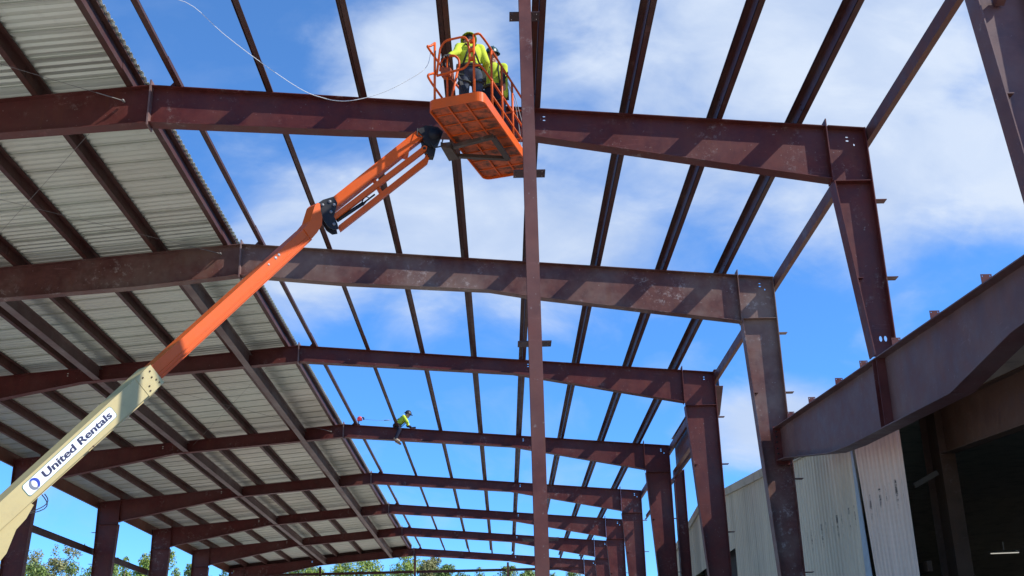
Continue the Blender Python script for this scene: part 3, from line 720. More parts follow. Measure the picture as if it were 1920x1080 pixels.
# company sign on the side of the base section
SD = (bp(-.872,.081)-bp(-2.29,.1055)).normalized(); SU = bn.cross(SD); SU = SU if SU.z > 0 else -SU
SO = (bp(-.872,.081)+bp(-2.29,.1055))/2
def sp(x, y, o): return SO+SD*x+SU*y+bn*o
def rrect(hw, hh, r, o, n=6):
    out = []
    for cx, cy, a0 in ((hw-r,hh-r,0),(-hw+r,hh-r,90),(-hw+r,-hh+r,180),(hw-r,-hh+r,270)):
        for k in range(n+1):
            q = math.radians(a0+90*k/n); out.append(sp(cx+r*math.cos(q), cy+r*math.sin(q), o))
    return out
mb = MB(); mb.prism(rrect(.712,.076,.035,.001), bn*.002); sign = mb.build('company_sign', M['green'], lift)
mb = MB(); mb.prism(rrect(.705,.070,.032,.004), bn*.001); mb.build('sign_face', M['white'], sign)
def text_mesh(txt, x, y, size, o, mat, name, parent, squeeze=1.0, fat=.0):
    cu = bpy.data.curves.new(name, 'FONT'); cu.body = txt; cu.size = size; cu.offset = fat; cu.extrude = .0008
    to = bpy.data.objects.new(name, cu); COL.objects.link(to)
    dg = bpy.context.evaluated_depsgraph_get(); me = bpy.data.meshes.new_from_object(to.evaluated_get(dg))
    bpy.data.objects.remove(to); bpy.data.curves.remove(cu)
    off = parent_loc(parent)
    xs = [v.co.x for v in me.vertices]; wd = max(xs)-min(xs)
    k = squeeze/wd if squeeze else 1
    for v in me.vertices: v.co = sp(x+(v.co.x-min(xs))*k, y+v.co.y, o+v.co.z)-off
    bm = bmesh.new(); bm.from_mesh(me)                      # second pass of ink makes the letters bold
    g2 = bmesh.ops.duplicate(bm, geom=bm.verts[:]+bm.edges[:]+bm.faces[:])
    sh = SD*.0045+bn*.0005
    for el in g2['geom']:
        if isinstance(el, bmesh.types.BMVert): el.co += sh
    bm.to_mesh(me); bm.free()
    me.materials.clear(); me.materials.append(mat)
    ob = bpy.data.objects.new(name, me); COL.objects.link(ob); ob.parent = parent; return ob
text_mesh('United Rentals', -.44, -.037, .118, .0062, M['navyink'], 'lettering', sign, squeeze=1.09, fat=.0026)
lc = (-.575, .0)
def crescent(R, r, off, o, a0, a1, n=18):
    outer = [(R*math.cos(a0+(a1-a0)*k/n), R*math.sin(a0+(a1-a0)*k/n)) for k in range(n+1)]
    inner = [(off+r*math.cos(a1+(a0-a1)*k/n), r*math.sin(a1+(a0-a1)*k/n)) for k in range(n+1)]
    return [sp(lc[0]+x, lc[1]+y, o) for x, y in outer+inner]
mb = MB(); mb.prism(crescent(.066,.047,-.016,.0058,math.radians(-75),math.radians(140)), bn*.001); mb.build('logo_ring', M['blueink'], sign)
mb = MB(); mb.prism(crescent(.066,.047,.016,.0072,math.radians(118),math.radians(272)), bn*.001); mb.build('logo_crescent', M['greyink'], sign)

# orange fly section
mb = MB()
A0, A1 = -.30, 3.30
fh = lambda s: .158-.0215*(s+.1); fl_ = lambda s: -.035-.0195*(s+.1)
mb.prism([bp(A0,fl_(A0),.025),bp(A1,fl_(A1),.025),bp(A1,fh(A1),.025),bp(A0,fh(A0),.025)], -bn*.215)
mb.prism([bp(A0,fl_(A0)-.022,.055),bp(A1,fl_(A1)-.022,.055),bp(A1,fl_(A1)-.001,.055),bp(A0,fl_(A0)-.001,.055)], -bn*.15)
fly = mb.build('fly_boom', M['orange'], lift)
mb = MB()                                             # raised lip along the side
for t0, t1 in ((.050,.062),(.004,.018)):
    mb.prism([bp(A0,fl_(A0)+t0,.010),bp(A1,fl_(A1)+t0,.010),bp(A1,fl_(A1)+t1,.010),bp(A0,fl_(A0)+t1,.010)], -bn*.0145)
mb.split('boom_rib', M['orange'], fly)
mb = MB()                                             # nose plates at the boom tip
nose = [(3.25,-.10),(3.42,-.09),(3.58,-.06),(3.68,.02),(3.74,.12),(3.80,.19),(3.77,.225),(3.70,.225),(3.58,.17),(3.44,.105),(3.25,.088)]
mb.prism([bp(s,t,.012) for s,t in nose], -bn*.19)
mb.build('boom_nose', M['orange'], fly)
mb = MB()
for s in (2.35,2.52,2.60): mb.disc(bp(s,.06,.0245), bn, .022 if s > 2.4 else .016, .004, 12)
mb.split('round_decal', M['galv'], fly)
# jib, in its own vertical plane
KN = V((3.47,15.6,8.598)); jd = V((.739,.169,.653)).normalized(); jn = V((jd.y,-jd.x,0)).normalized(); jn = -jn if jn.y > 0 else jn
ju = jn.cross(jd); ju = ju if ju.z > 0 else -ju
def jp(s, t, o=0.0): return KN+jd*s+ju*t-jn*o
mb = MB()
kn = [(-.05,.165),(.06,.165),(.215,.115),(.20,.0),(.10,-.08),(.02,-.14),(-.01,-.26),(-.05,-.335),(-.12,-.30),(-.15,-.2),(-.13,-.08),(-.07,.04)]
mb.prism([jp(s,t,-.08) for s,t in kn], -jn*.02); mb.prism([jp(s,t,.10) for s,t in kn], -jn*.02)
mb.prism([jp(-.06,.10,-.06),jp(.05,.13,-.06),jp(.12,.05,-.06),jp(-.03,-.22,-.06),jp(-.11,-.22,-.06)], -jn*.155)
knk = mb.build('elbow_plate', M['black'], lift)
mb = MB()
for s,t in ((-.0,.10),(.12,.08),(.03,-.06),(-.06,-.24),(.14,-.0)):
    mb.disc(jp(s,t,-.081), jn, .024, .012, 10)
mb.split('pin', M['pinm'], knk)
mb = MB()
mb.prism([jp(.10,-.045,-.03),jp(1.56,.055,-.03),jp(1.60,-.005,-.03),jp(1.70,.085,-.03),jp(2.0,.10,-.03),jp(2.02,.245,-.03),jp(1.95,.25,-.03),jp(.10,.12,-.03)], -jn*.17)
jib = mb.build('jib', M['orange'], lift)
mb = MB(); mb.prism([jp(-.04,-.105,-.055),jp(1.90,-.022,-.055),jp(1.93,-.06,-.055),jp(1.88,-.105,-.055),jp(-.04,-.182,-.055),jp(-.075,-.145,-.055)], -jn*.08)
lk = mb.build('levelling_link', M['orange'], lift)
mb = MB()
for s,t in ((-.025,-.145),(1.87,-.063)): mb.disc(jp(s,t,-.056), jn, .022, .01, 10)
mb.split('pin', M['black'], lk)
mb = MB(); mb.prism([jp(.02,-.265,.03),jp(1.80,-.165,.03),jp(1.90,-.11,.03),jp(1.93,-.16,.03),jp(1.80,-.255,.03),jp(.0,-.345,.03)], -jn*.09)
lw = mb.build('lower_link', M['orange'], lift)
mb = MB(); mb.bar(jp(.93,.0,.05), jp(.87,-.25,.05), .05, .05); mb.build('link_spacer', M['orange'], lw)
mb = MB(); mb.tube([jp(.05,-.19,.03),jp(.55,-.20,.03)], .028, 10); mb.tube([jp(.55,-.20,.03),jp(.78,-.19,.03)], .014, 8)
mb.tube([jp(.5,-.2,-.02),jp(.62,-.14,-.02),jp(.66,-.2,-.02),jp(.5,-.24,-.02)], .009, 6); mb.build('jib_cylinder', M['black'], lift)
# rotator under the platform
mb = MB()
mb.prism([jp(1.98,.25,-.06),jp(2.14,.23,-.06),jp(2.28,.10,-.06),jp(2.30,-.02,-.06),jp(2.16,-.10,-.06),jp(1.96,-.12,-.06),jp(1.93,.0,-.06),jp(1.99,.12,-.06)], -jn*.22)
mb.tube([jp(2.15,.03,-.10), jp(2.15,.03,.22)], .09, 14)
mb.prism([jp(1.9,.02,-.03),jp(1.98,.02,-.03),jp(2.02,-.17,-.03),jp(1.92,-.25,-.03),jp(1.86,-.2,-.03)], -jn*.14)
rot = mb.build('rotator', M['black'], lift)
mb = MB()
mb.tube([jp(2.0,-.05,-.08),jp(1.98,-.16,-.1),jp(2.08,-.2,-.1),jp(2.2,-.12,-.08)], .012, 6); mb.tube([jp(1.95,.1,-.09),jp(1.9,.16,-.09),jp(2.0,.26,-.06)], .01, 6)
mb.split('hose', M['rubber'], rot)

# platform -----------------------------------------------------------
PA = V((5.004,14.981,9.9)); e1 = V((.311,.95,0)).normalized(); e2 = V((e1.y,-e1.x,0)); PL, PW = 2.57, .873
def pp(a, b, z): return PA+e1*a+e2*b+V((0,0,z))
def plan(r, inset=0, z=0, n=6):
    out = []
    for ca, cb, a0 in ((PL-inset-r,PW-inset-r,0),(inset+r,PW-inset-r,90),(inset+r,inset+r,180),(PL-inset-r,inset+r,270)):
        for k in range(n+1):
            q = math.radians(a0+90*k/n); out.append(pp(ca+r*math.cos(q), cb+r*math.sin(q), z))
    return out
plat = bpy.data.objects.new('platform', None)
mb = MB()
o1 = plan(.12,0,.045); o2 = plan(.12,0,.20); i1 = plan(.10,.018,.045); i2 = plan(.10,.018,.20); n = len(o1)
mb.add(o1+o2+i1+i2, [q for k in range(n) for q in ((k,(k+1)%n,n+(k+1)%n,n+k),(2*n+k,3*n+k,3*n+(k+1)%n,2*n+(k+1)%n),(n+k,n+(k+1)%n,3*n+(k+1)%n,3*n+k),(k,2*n+k,2*n+(k+1)%n,(k+1)%n))])
platform = mb.build('platform', M['orange'], lift)
mb = MB(); mb.prism(plan(.10,.0185,.085), (0,0,.03)); mb.build('platform_floor', M['tray'], platform)
mb = MB()
for b in (.30,.575): mb.bar(pp(.03,b,.073), pp(PL-.03,b,.073), .022, .022)
for a in (.30,.62,.95,1.28,1.60,1.93,2.25): mb.bar(pp(a,.03,.078), pp(a,PW-.03,.078), .016, .012)
mb.build('floor_rib', M['orange'], platform)
mb = MB(); Zr = 9.872
def zr(x, y): return onZ(x, y, Zr)
mb.bar(zr(836,279), zr(926,256), .075, .055); mb.bar(zr(850,292), zr(948,297), .075, .055); mb.bar(zr(924,257)+V((0,0,-.001)), zr(953,299)+V((0,0,-.001)), .08, .05)
mb.bar(zr(838,270), zr(852,296), .12, .06)
mb.prism([zr(826,268)+V((0,0,-.06)),zr(846,272)+V((0,0,-.06)),zr(860,292)+V((0,0,-.06)),zr(842,296)+V((0,0,-.06))], (0,0,.075))
mb.build('platform_support', M['support'], platform)
def arc(pts, r=.08, n=4):                             # polyline with rounded corners
    pts = [V(p) for p in pts]; out = [pts[0]]
    for a, b, c in zip(pts, pts[1:], pts[2:]):
        u = (a-b); w = (c-b); k = min(r, u.length*.45, w.length*.45); u.normalize(); w.normalize()
        p0, p1 = b+u*k, b+w*k
        for i in range(n+1):
            t = i/n; out.append(p0*(1-t)**2+b*2*t*(1-t)+p1*t**2)
    return out+[pts[-1]]
R = .0185
def rail(name, *paths):
    mb = MB()
    for p in paths: mb.tube(p, R, 8)
    return mb.build(name, M['orange'], platform)
bR = PW-.045; bL = .045; aN = .06; aF = PL-.05
rail('side_rail', arc([pp(.06,.72,1.21),pp(.06,bR-.02,1.22),pp(.30,bR,1.22),pp(aF,bR,1.22),pp(aF,bL,1.22)], .1))
rail('side_rail', arc([pp(.06,.72,.68),pp(.06,bR-.02,.68),pp(.3,bR,.68),pp(aF,bR,.68),pp(aF,bL,.68)], .1))
rail('side_rail', arc([pp(aN,.095,1.2),pp(.0,bL,1.12),pp(-.06,bL-.03,1.1),pp(.06,bL,1.04),pp(.4,bL,1.04),pp(aF,bL,1.15)], .06))
rail('side_rail', arc([pp(aN,.095,.68),pp(-.06,bL-.03,.60),pp(.06,bL,.52),pp(.5,bL,.5),pp(aF,bL,.6)], .06))
rail('side_rail', [pp(.55,bR,.42),pp(aF,bR,.42),pp(aF,bL,.42)])
for a, b in ((.06,.72),(.56,bR),(1.06,bR),(1.6,bR),(aF,bR),(aF,bL),(1.3,bL),(aN,.095)):
    rail('guard_post', [pp(a,b,.10),pp(a,b,1.21 if b > .5 or a < .1 else 1.13)])
rail('entry_gate', arc([pp(.05,.13,.64),pp(.05,.19,1.1),pp(.05,.27,1.2),pp(.05,.60,1.21),pp(.05,.655,1.0),pp(.05,.655,.75),pp(.05,.57,.66),pp(.05,.13,.62)], .1))
mb = MB()
for z in (.95,1.1,.8): mb.bar(pp(.055,.66,z), pp(.055,.715,z), .05, .05)
mb.split('gate_hinge', M['orange'], platform)
# control console with its own guard
con = rail('control_console', arc([pp(.45,.03,.95),pp(.45,.06,1.17),pp(.45,.26,1.19),pp(.45,.35,1.08),pp(.45,.33,.9)], .07), [pp(.45,.15,.1),pp(.45,.15,1.17)], [pp(.44,.17,.2),pp(.44,.33,.93)])
mb = MB(); c0 = pp(.36,.10,.84)
mb.prism([pp(.36,.07,.82),pp(.36,.22,.80),pp(.36,.23,.92),pp(.36,.08,.96)], e1*.16); mb.build('control_box', M['tray'], con)
mb = MB()
for b, z in ((.08,.94),(.14,.93),(.2,.92)): mb.tube([pp(.40,b,z),pp(.38,b,z+.10)], .012, 6)
mb.split('joystick', M['black'], con)
mb = MB()
for k in range(4):
    mb.tube([pp(.5+.02*k,.30,.85), pp(.5+.03*k,.36+.02*k,.6), pp(.55+.05*k,.42+.03*k,.35), pp(.7,.5,.16)], .017, 6)
mb.split('control_hose', M['rubber'], con)
# turntable, chassis and wheels below the picture
cx, cy = lift.location.x, lift.location.y
hd = V((bd.x,bd.y,0)).normalized(); hn = V((hd.y,-hd.x,0))
def cp(a, b, z): return V((cx,cy,0))+hd*a+hn*b+V((0,0,z))
mb = MB()
mb.prism([cp(-1.9,-1.0,.95),cp(1.1,-1.0,.95),cp(1.1,1.0,.95),cp(-1.9,1.0,.95)], (0,0,.3))
for sb in (-1,1): mb.prism([cp(-1.8,sb*1.0-.02,1.26),cp(.6,sb*1.0-.02,1.26),cp(.3,sb*1.0-.02,1.75),cp(-1.7,sb*1.0-.02,1.75)], hn*(-.5*sb))
for sb in (-.2,.2): mb.prism([cp(.0,sb-.02,1.26),cp(1.4,sb-.02,1.26),cp(PIV.xy.length*0+.95,sb-.02,PIV.z+.1),cp(.3,sb-.02,PIV.z+.1)], hn*.04)
mb.split('turntable_panel', M['cream'], lift)
mb = MB(); mb.prism([cp(-1.7,-.6,.45),cp(1.7,-.6,.45),cp(1.7,.6,.45),cp(-1.7,.6,.45)], (0,0,.4)); mb.tube([cp(0,0,.85),cp(0,0,.96)], .6, 24)
for a in (-1.3,1.3): mb.bar(cp(a,-.9,.5), cp(a,.9,.5), .2, .2)
mb.build('chassis', M['orange'], lift)
for a in (-1.3,1.3):
    for b in (-1.05,1.05):
        mb = MB(); mb.tube([cp(a,b-.17,.5),cp(a,b-.13,.5),cp(a,b+.13,.5),cp(a,b+.17,.5)], .5, 24); w_ = mb.build('wheel', M['rubber'], lift)
        mb = MB(); mb.tube([cp(a,b-.18,.5),cp(a,b+.18,.5)], .26, 18); mb.build('rim', M['cream'], w_)
mb = MB(); mb.tube([cp(.9,0,1.2), bp(-3.0,-.2,.13)], .075, 12); mb.build('lift_cylinder', M['black'], lift)

# ------------------------------------------------------------------ people
def caps(mb, a, b, ra, rb, n=12):                       # tapered capsule
    a, b = V(a), V(b); d = b-a; L = d.length
    t = d.normalized() if L > 1e-6 else V((0,0,1))
    u = t.cross(V((0,0,1)) if abs(t.z) < .9 else V((1,0,0))).normalized(); w = t.cross(u)
    rings = []
    for k in range(5): q = -math.pi/2+math.pi/2*k/4; rings.append((a+t*(ra*math.sin(q)), max(ra*math.cos(q), ra*.02)))
    for k in range(1,6): q = math.pi/2*(k-1)/4; rings.append((b+t*(rb*math.sin(q)), max(rb*math.cos(q), rb*.02)))
    vs = [c+(u*math.cos(2*math.pi*i/n)+w*math.sin(2*math.pi*i/n))*r for c, r in rings for i in range(n)]
    fs = [(k*n+i, k*n+(i+1)%n, (k+1)*n+(i+1)%n, (k+1)*n+i) for k in range(len(rings)-1) for i in range(n)]
    fs += [tuple(reversed(range(n))), tuple((len(rings)-1)*n+i for i in range(n))]
    mb.add(vs, fs, True)
def ell(mb, c, axes, n=14):                             # ellipsoid from three axis vectors
    c = V(c); ax = [V(a) for a in axes]; vs = []; k2 = 10
    for j in range(k2+1):
        q = -math.pi/2+math.pi*j/k2
        for i in range(n):
            p = 2*math.pi*i/n; cq = max(math.cos(q), .02)
            vs.append(c+ax[0]*cq*math.cos(p)+ax[1]*cq*math.sin(p)+ax[2]*math.sin(q))
    fs = [(j*n+i, j*n+(i+1)%n, (j+1)*n+(i+1)%n, (j+1)*n+i) for j in range(k2) for i in range(n)]
    fs += [tuple(reversed(range(n))), tuple(k2*n+i for i in range(n))]
    mb.add(vs, fs, True)
def fuse(mb, name, mat, parent, voxel=.012, smooth=4):   # merge the volumes into one continuous skin
    o = mb.build(name, mat, parent)
    r = o.modifiers.new('r', 'REMESH'); r.mode = 'VOXEL'; r.voxel_size = voxel; r.use_smooth_shade = True
    s = o.modifiers.new('s', 'SMOOTH'); s.iterations = smooth; s.factor = .5
    dg = bpy.context.evaluated_depsgraph_get(); me = bpy.data.meshes.new_from_object(o.evaluated_get(dg))
    o.modifiers.clear(); old = o.data; o.data = me; bpy.data.meshes.remove(old)
    for p in me.polygons: p.use_smooth = True
    return o
def hand(mb, wrist, d, palm_n, side, curl=.6, s=1.0):
    d = V(d).normalized(); pn = V(palm_n); pn = (pn-d*pn.dot(d)).normalized(); sd = d.cross(pn)*side
    wrist = V(wrist); k = wrist+d*.085*s
    caps(mb, wrist+d*.01, k+sd*.018, .027*s, .022*s); caps(mb, wrist+d*.015, k-sd*.02, .026*s, .02*s)
    for i, (off, ln) in enumerate(((.033,.072),(.011,.082),(-.011,.075),(-.031,.058))):
        p = k+sd*off*s; dd = d.copy()
        for seg in (.42,.33,.25):
            q = p+dd*ln*seg*s; caps(mb, p, q, .0095*s, .0085*s, 8); p = q
            dd = (dd*math.cos(curl)+pn*math.sin(curl)).normalized()
    p = wrist+d*.03*s+sd*.028*s; dd = (d*.6+sd*.75+pn*.25).normalized()
    for seg in (.04,.032,.026):
        q = p+dd*seg*s; caps(mb, p, q, .0115*s, .0095*s, 8); p = q; dd = (dd*.8+d*.3+pn*.35).normalized()
def person(J, label, fwd, face, tro, hat, shirt='hivis', loc=None):
    """J: joint positions in world space; fwd: chest direction; face: looking direction"""
    root = thing('person', loc or V((J['pel'].x, J['pel'].y, min(J['fl'].z, J['fr'].z))), label, 'person')
    fwd = V(fwd).normalized(); face = V(face).normalized()
    spine = (J['chest']-J['pel']).normalized(); lat = (J['sr']-J['sl']).normalized()
    hd_up = (J['head']-J['neck']).normalized(); hl = face.cross(hd_up).normalized(); hu = hl.cross(face).normalized()
    def torso(mb, k):
        ell(mb, J['chest'], (lat*(.185+k), fwd*(.115+k), spine*(.21+k)))
        ell(mb, (J['chest']+J['pel'])/2, (lat*(.155+k), fwd*(.105+k), spine*(.2+k)))
    b = MB(); torso(b, 0); ell(b, J['pel'], (lat*.165, fwd*.12, spine*.13))
    caps(b, J['chest']+spine*.15, J['head']-hd_up*.05, .062, .055)
    for s in 'lr':
        caps(b, J['s'+s], J['e'+s], .052, .042); caps(b, J['e'+s], J['w'+s], .041, .028)
        caps(b, J['h'+s], J['k'+s], .082, .058); caps(b, J['k'+s], J['a'+s], .056, .038); caps(b, J['a'+s], J['f'+s], .042, .036)
        hand(b, J['w'+s], J.get('d'+s, J['w'+s]-J['e'+s]), J.get('n'+s, V((0,0,-1))), 1 if s == 'l' else -1, J.get('curl', .6))
    ell(b, J['head']+hu*.015, (hl*.076, face*.092, hu*.115)); ell(b, J['head']-hu*.06+face*.02, (hl*.058, face*.065, hu*.055))
    caps(b, J['head']+face*.086-hu*.0, J['head']+face*.105-hu*.028, .011, .015)          # nose
    caps(b, J['head']+face*.078-hu*.062-hl*.018, J['head']+face*.078-hu*.062+hl*.018, .011, .011)   # lips
    ell(b, J['head']+face*.072-hu*.095, (hl*.028, face*.024, hu*.02))
    for q in (-1,1): ell(b, J['head']+hl*(.078*q)-hu*.012-face*.005, (hl*.014, face*.022, hu*.034)); ell(b, J['head']+face*.083+hl*(.032*q)+hu*.03, (hl*.026, face*.012, hu*.008))
    body = fuse(b, 'body', M['skin'], root, .0085, 2)
    e = MB()
    for q in (-1,1): ell(e, J['head']+face*.087+hl*(.031*q)+hu*.008, (hl*.012, face*.008, hu*.007), 8)
    e.split('eye', M['eye'], root)
    h = MB(); ell(h, J['head']+hu*.03-face*.018, (hl*.08, face*.086, hu*.1)); fuse(h, 'hair', M['hair'], root, .012, 1)
    sh = MB(); torso(sh, .018)
    for s in 'lr':
        caps(sh, J['s'+s], J['e'+s], .07, .06); m_ = J['e'+s].lerp(J['w'+s], J.get('sleeve', .86)); caps(sh, J['e'+s], m_, .058, .044)
        caps(sh, J['chest']+spine*.12, J['s'+s], .075, .072)
    for i in range(5):                                      # folds round the waist
        q = J['pel']+spine*(.10+.025*i); ell(sh, q, (lat*(.172+.008*(i%2)), fwd*(.123+.008*(i%2)), spine*.03))
    fuse(sh, 'shirt', M[shirt], root, .012, 2)
    tr = MB(); ell(tr, J['pel'], (lat*.18, fwd*.135, spine*.14))
    for s in 'lr':
        caps(tr, J['h'+s], J['k'+s], .098, .074); m_ = J['k'+s].lerp(J['a'+s], .93); caps(tr, J['k'+s], m_, .074, .062)
        caps(tr, m_.lerp(J['k'+s], .12), m_, .066, .066)
    fuse(tr, 'trousers', M[tro], root, .012, 2)
    for s in 'lr':
        bt = MB(); fd = (J['f'+s]-J['a'+s]); caps(bt, J['a'+s], J['a'+s].lerp(J['k'+s], .25), .055, .056); caps(bt, J['a'+s]-fd*.25, J['f'+s], .052, .048); caps(bt, J['f'+s], J['f'+s]+fd.normalized()*.03, .05,.045)
        fuse(bt, 'boot', M['boot'] if J.get('tan') else M['rubber'], root, .012, 1)
        gl = MB(); 
        wd = J.get('d'+s, J['w'+s]-J['e'+s]).normalized()
        hand(gl, J['w'+s], wd, J.get('n'+s, V((0,0,-1))), 1 if s == 'l' else -1, J.get('curl', .6), 1.13); caps(gl, J['w'+s]-wd*.03, J['w'+s]+wd*.02, .036,.034)
        fuse(gl, 'glove', M['glove'], root, .0075, 1)
    # hard hat
    ht = MB(); hc = J['head']+hu*.055
    n = 20; rings = []
    for j in range(7):
        q = math.radians(90*j/6); rings.append([hc+(hl*math.cos(p)*.112+face*math.sin(p)*.132)*math.cos(q)+hu*.115*math.sin(q) for p in [2*math.pi*i/n for i in range(n)]])
    vs = [p for r_ in rings for p in r_]; fs = [(j*n+i, j*n+(i+1)%n, (j+1)*n+(i+1)%n, (j+1)*n+i) for j in range(6) for i in range(n)]
    ht.add(vs, fs, True)
    brim = []
    for i in range(n):
        p = 2*math.pi*i/n; f_ = 1.08+.30*max(0, math.sin(p))**2+.12
        brim.append(hc+hl*math.cos(p)*.112*1.18+face*math.sin(p)*.132*f_-hu*.008)
    inner = [hc+(hl*math.cos(2*math.pi*i/n)*.108+face*math.sin(2*math.pi*i/n)*.128)+hu*.004 for i in range(n)]
    ht.add(brim+inner+[p-hu*.008 for p in brim], [q for i in range(n) for q in ((i,(i+1)%n,n+(i+1)%n,n+i),(i,2*n+i,2*n+(i+1)%n,(i+1)%n))], True)
    for k in (-.03,0,.03): ht.tube([hc+hl*k+face*(.125*math.cos(q))+hu*(.118*math.sin(q)) for q in [math.radians(25+130*i/8) for i in range(9)]], .008, 6)
    ht.build('hard_hat', M[hat], root)
    # harness straps
    hs = MB()
    for q in (-1,1):
        pts = [J['pel']+spine*.08+lat*(.12*q)+fwd*.15, J['chest']+lat*(.10*q)+fwd*.145, J['chest']+spine*.2+lat*(.10*q)+fwd*.05, J['chest']+spine*.12+lat*(.08*q)-fwd*.13, J['chest']-lat*(.05*q)-fwd*.142, J['pel']+spine*.08-lat*(.13*q)-fwd*.14]
        hs.tube(pts, .016, 5)
    ring = [J['pel']+spine*.07+lat*(.192*math.cos(a))+fwd*(.152*math.sin(a)) for a in [2*math.pi*i/16 for i in range(17)]]
    hs.tube(ring, .024, 6)
    for s in 'lr':
        d_ = (J['k'+s]-J['h'+s]).normalized(); c_ = J['h'+s]+d_*.14; u_ = d_.cross(fwd if abs(d_.dot(fwd)) < .8 else spine).normalized(); w_ = d_.cross(u_)
        hs.tube([c_+u_*(.103*math.cos(a))+w_*(.103*math.sin(a)) for a in [2*math.pi*i/12 for i in range(13)]], .013, 5)
    hs.split('harness_strap', M['strap'], root)
    pc = MB(); q = J['pel']-lat*.17-fwd*.06+spine*.03; pc.bar(q+spine*.06, q-spine*.13, .12, .07, fwd); q = J['pel']+lat*.19; pc.bar(q+spine*.05, q-spine*.14, .10, .06, fwd); pc.split('tool_pouch', M['strap'], root)
    return root
def stand(c, fwd, H=1.72, lean=V((0,0,0))):
    c = V(c); fwd = V(fwd).normalized(); rt = V((fwd.y,-fwd.x,0)); k = H/1.75
    J = dict(pel=c+V((0,0,.98*k))+lean*.3, chest=c+V((0,0,1.30*k))+lean*.7, neck=c+V((0,0,1.50*k))+lean*.95, head=c+V((0,0,1.62*k))+lean*1.1+fwd*.03)
    for s, q in (('l',-1),('r',1)):
        J['s'+s] = c+rt*(.172*q)+V((0,0,1.43*k))+lean*.85; J['h'+s] = c+rt*(.095*q)+V((0,0,.93*k))+lean*.25
        J['k'+s] = c+rt*(.11*q)+V((0,0,.50*k))+fwd*.03; J['a'+s] = c+rt*(.115*q)+V((0,0,.09)); J['f'+s] = c+rt*(.125*q)+V((0,0,.05))+fwd*.15
    return J
# worker with his back to us, hand on the console guard
cA = pp(.90,.37,.117); fA = (-e2*.45+e1*.89)
J = stand(cA, fA, 1.76, lean=-e2*.01+e1*.0)
J['head'] = J['head']-V((0,0,.015))+fA.normalized()*.07
J['wl'] = pp(.50,.16,1.22); J['el'] = pp(.66,.22,1.36); J['nl'] = V((0,0,-1)); J['dl'] = pp(.42,.10,1.17)-pp(.50,.16,1.22)
rt = V((fA.y,-fA.x,0)).normalized()
J['er'] = J['sr']+V((0,0,-.27))+rt*.08-fA.normalized()*.04; J['wr'] = J['er']+V((0,0,-.10))+fA.normalized()*.22+rt*.0; J['nr'] = -rt
person(J, 'worker with his back turned in the lift basket, reaching to the console', fA, (fA.normalized()+V((0,0,-.45))), 'denim', 'hatlime')
# worker facing us deeper in the basket
cB = pp(1.62,.52,.117); fB = (-e1*.95+e2*.18)
J = stand(cB, fB, 1.74, lean=-e1*.05)
rt = V((fB.y,-fB.x,0)).normalized()
J['wl'] = pp(1.52,.71,1.24); J['el'] = pp(1.62,.69,1.03); J['dl'] = V((0,0,1))-e1*.15; J['nl'] = -e1
J['er'] = J['sr']+V((0,0,-.26))+rt*.06+fB*.02; J['wr'] = J['er']+fB*.22-rt*.12+V((0,0,.06)); J['nr'] = V((0,0,-1)); J['sleeve'] = .2
person(J, 'worker facing us deep in the lift basket, dark green hard hat, raised gloved hand', fB, (fB+V((0,0,-.25))), 'navy', 'hatgreen')
# worker astride the far rafter
yF = FY[4]; zF = roofz(2.05)+.02
pel = V((2.02,yF,zF+.09)); fw = V((1,0,.05))
ch = pel+V((.21,0,.19)); hdp = pel+V((.42,0,.41))
J = dict(pel=pel, chest=ch, neck=ch+V((.10,0,.14)), head=hdp, tan=True)
for s, q in (('l',1),('r',-1)):
    J['s'+s] = ch+V((.07,.18*q,.11)); J['h'+s] = pel+V((.03,.10*q,-.02)); J['k'+s] = pel+V((.14,.22*q,-.20)); J['a'+s] = pel+V((-.01,.24*q,-.58)); J['f'+s] = pel+V((.10,.25*q,-.65))
    J['e'+s] = ch+V((.21,.20*q,-.10)); J['w'+s] = V((2.45,yF+.09*q,roofz(2.45)+.11)); J['d'+s] = V((1,0,-.25)); J['n'+s] = V((0,0,-1))
person(J, 'far worker in yellow sitting astride a rafter, leaning right on his hands', V((.8,0,-.5)), V((.93,-.1,-.35)), 'navy', 'hatblack', loc=V((2.02,yF,zF)))
mb = MB(); q = V((2.64,yF-.03,roofz(2.64))); mb.bar(q+V((-.1,0,.045)), q+V((.12,0,.055)), .06, .06); mb.tube([q+V((.02,0,.05)), q+V((.02,0,.02)), q+V((.03,0,.004))], .025, 8)
top(mb.build('power_drill', M['black']), 'small dark tool on the rafter by the hands of the far worker', 'tool')
# lifeline
sx = .60; sz = roofz(sx)
sb = thing('lifeline_block', (sx,yF-.02,sz), 'red retractable lifeline block on a bracket beside the ridge purlin', 'lifeline block')
mb = MB(); c = V((sx,yF-.02,sz+.27))
ell(mb, c, (V((.095,0,.016)), V((0,.06,0)), V((-.016,0,.095)))); mb.bar(c+V((-.09,0,-.04)), c+V((.095,0,-.025)), .11, .095); mb.build('housing', M['redbox'], sb)
mb = MB(); mb.tube([c+V((.10,0,.05)), c+V((.155,0,.03)), c+V((.155,0,-.04))], .03, 8); mb.build('handle', M['black'], sb)
mb = MB(); mb.bar(V((sx-.28,yF-.02,sz+.03)), V((sx+.02,yF-.02,sz+.03)), .12, .05); mb.bar(V((sx-.05,yF-.02,sz+.05)), c+V((-.03,0,-.1)), .05, .03); mb.tube([V((sx-.22,yF-.02,sz+.03)), V((sx-.12,yF-.02,sz+.14))], .02, 6); mb.build('bracket', M['black'], sb)
mb = MB(); a = c+V((.16,0,-.02)); b = pel+V((.0,0,.22)); mid = a.lerp(b,.6)+V((0,0,-.035))
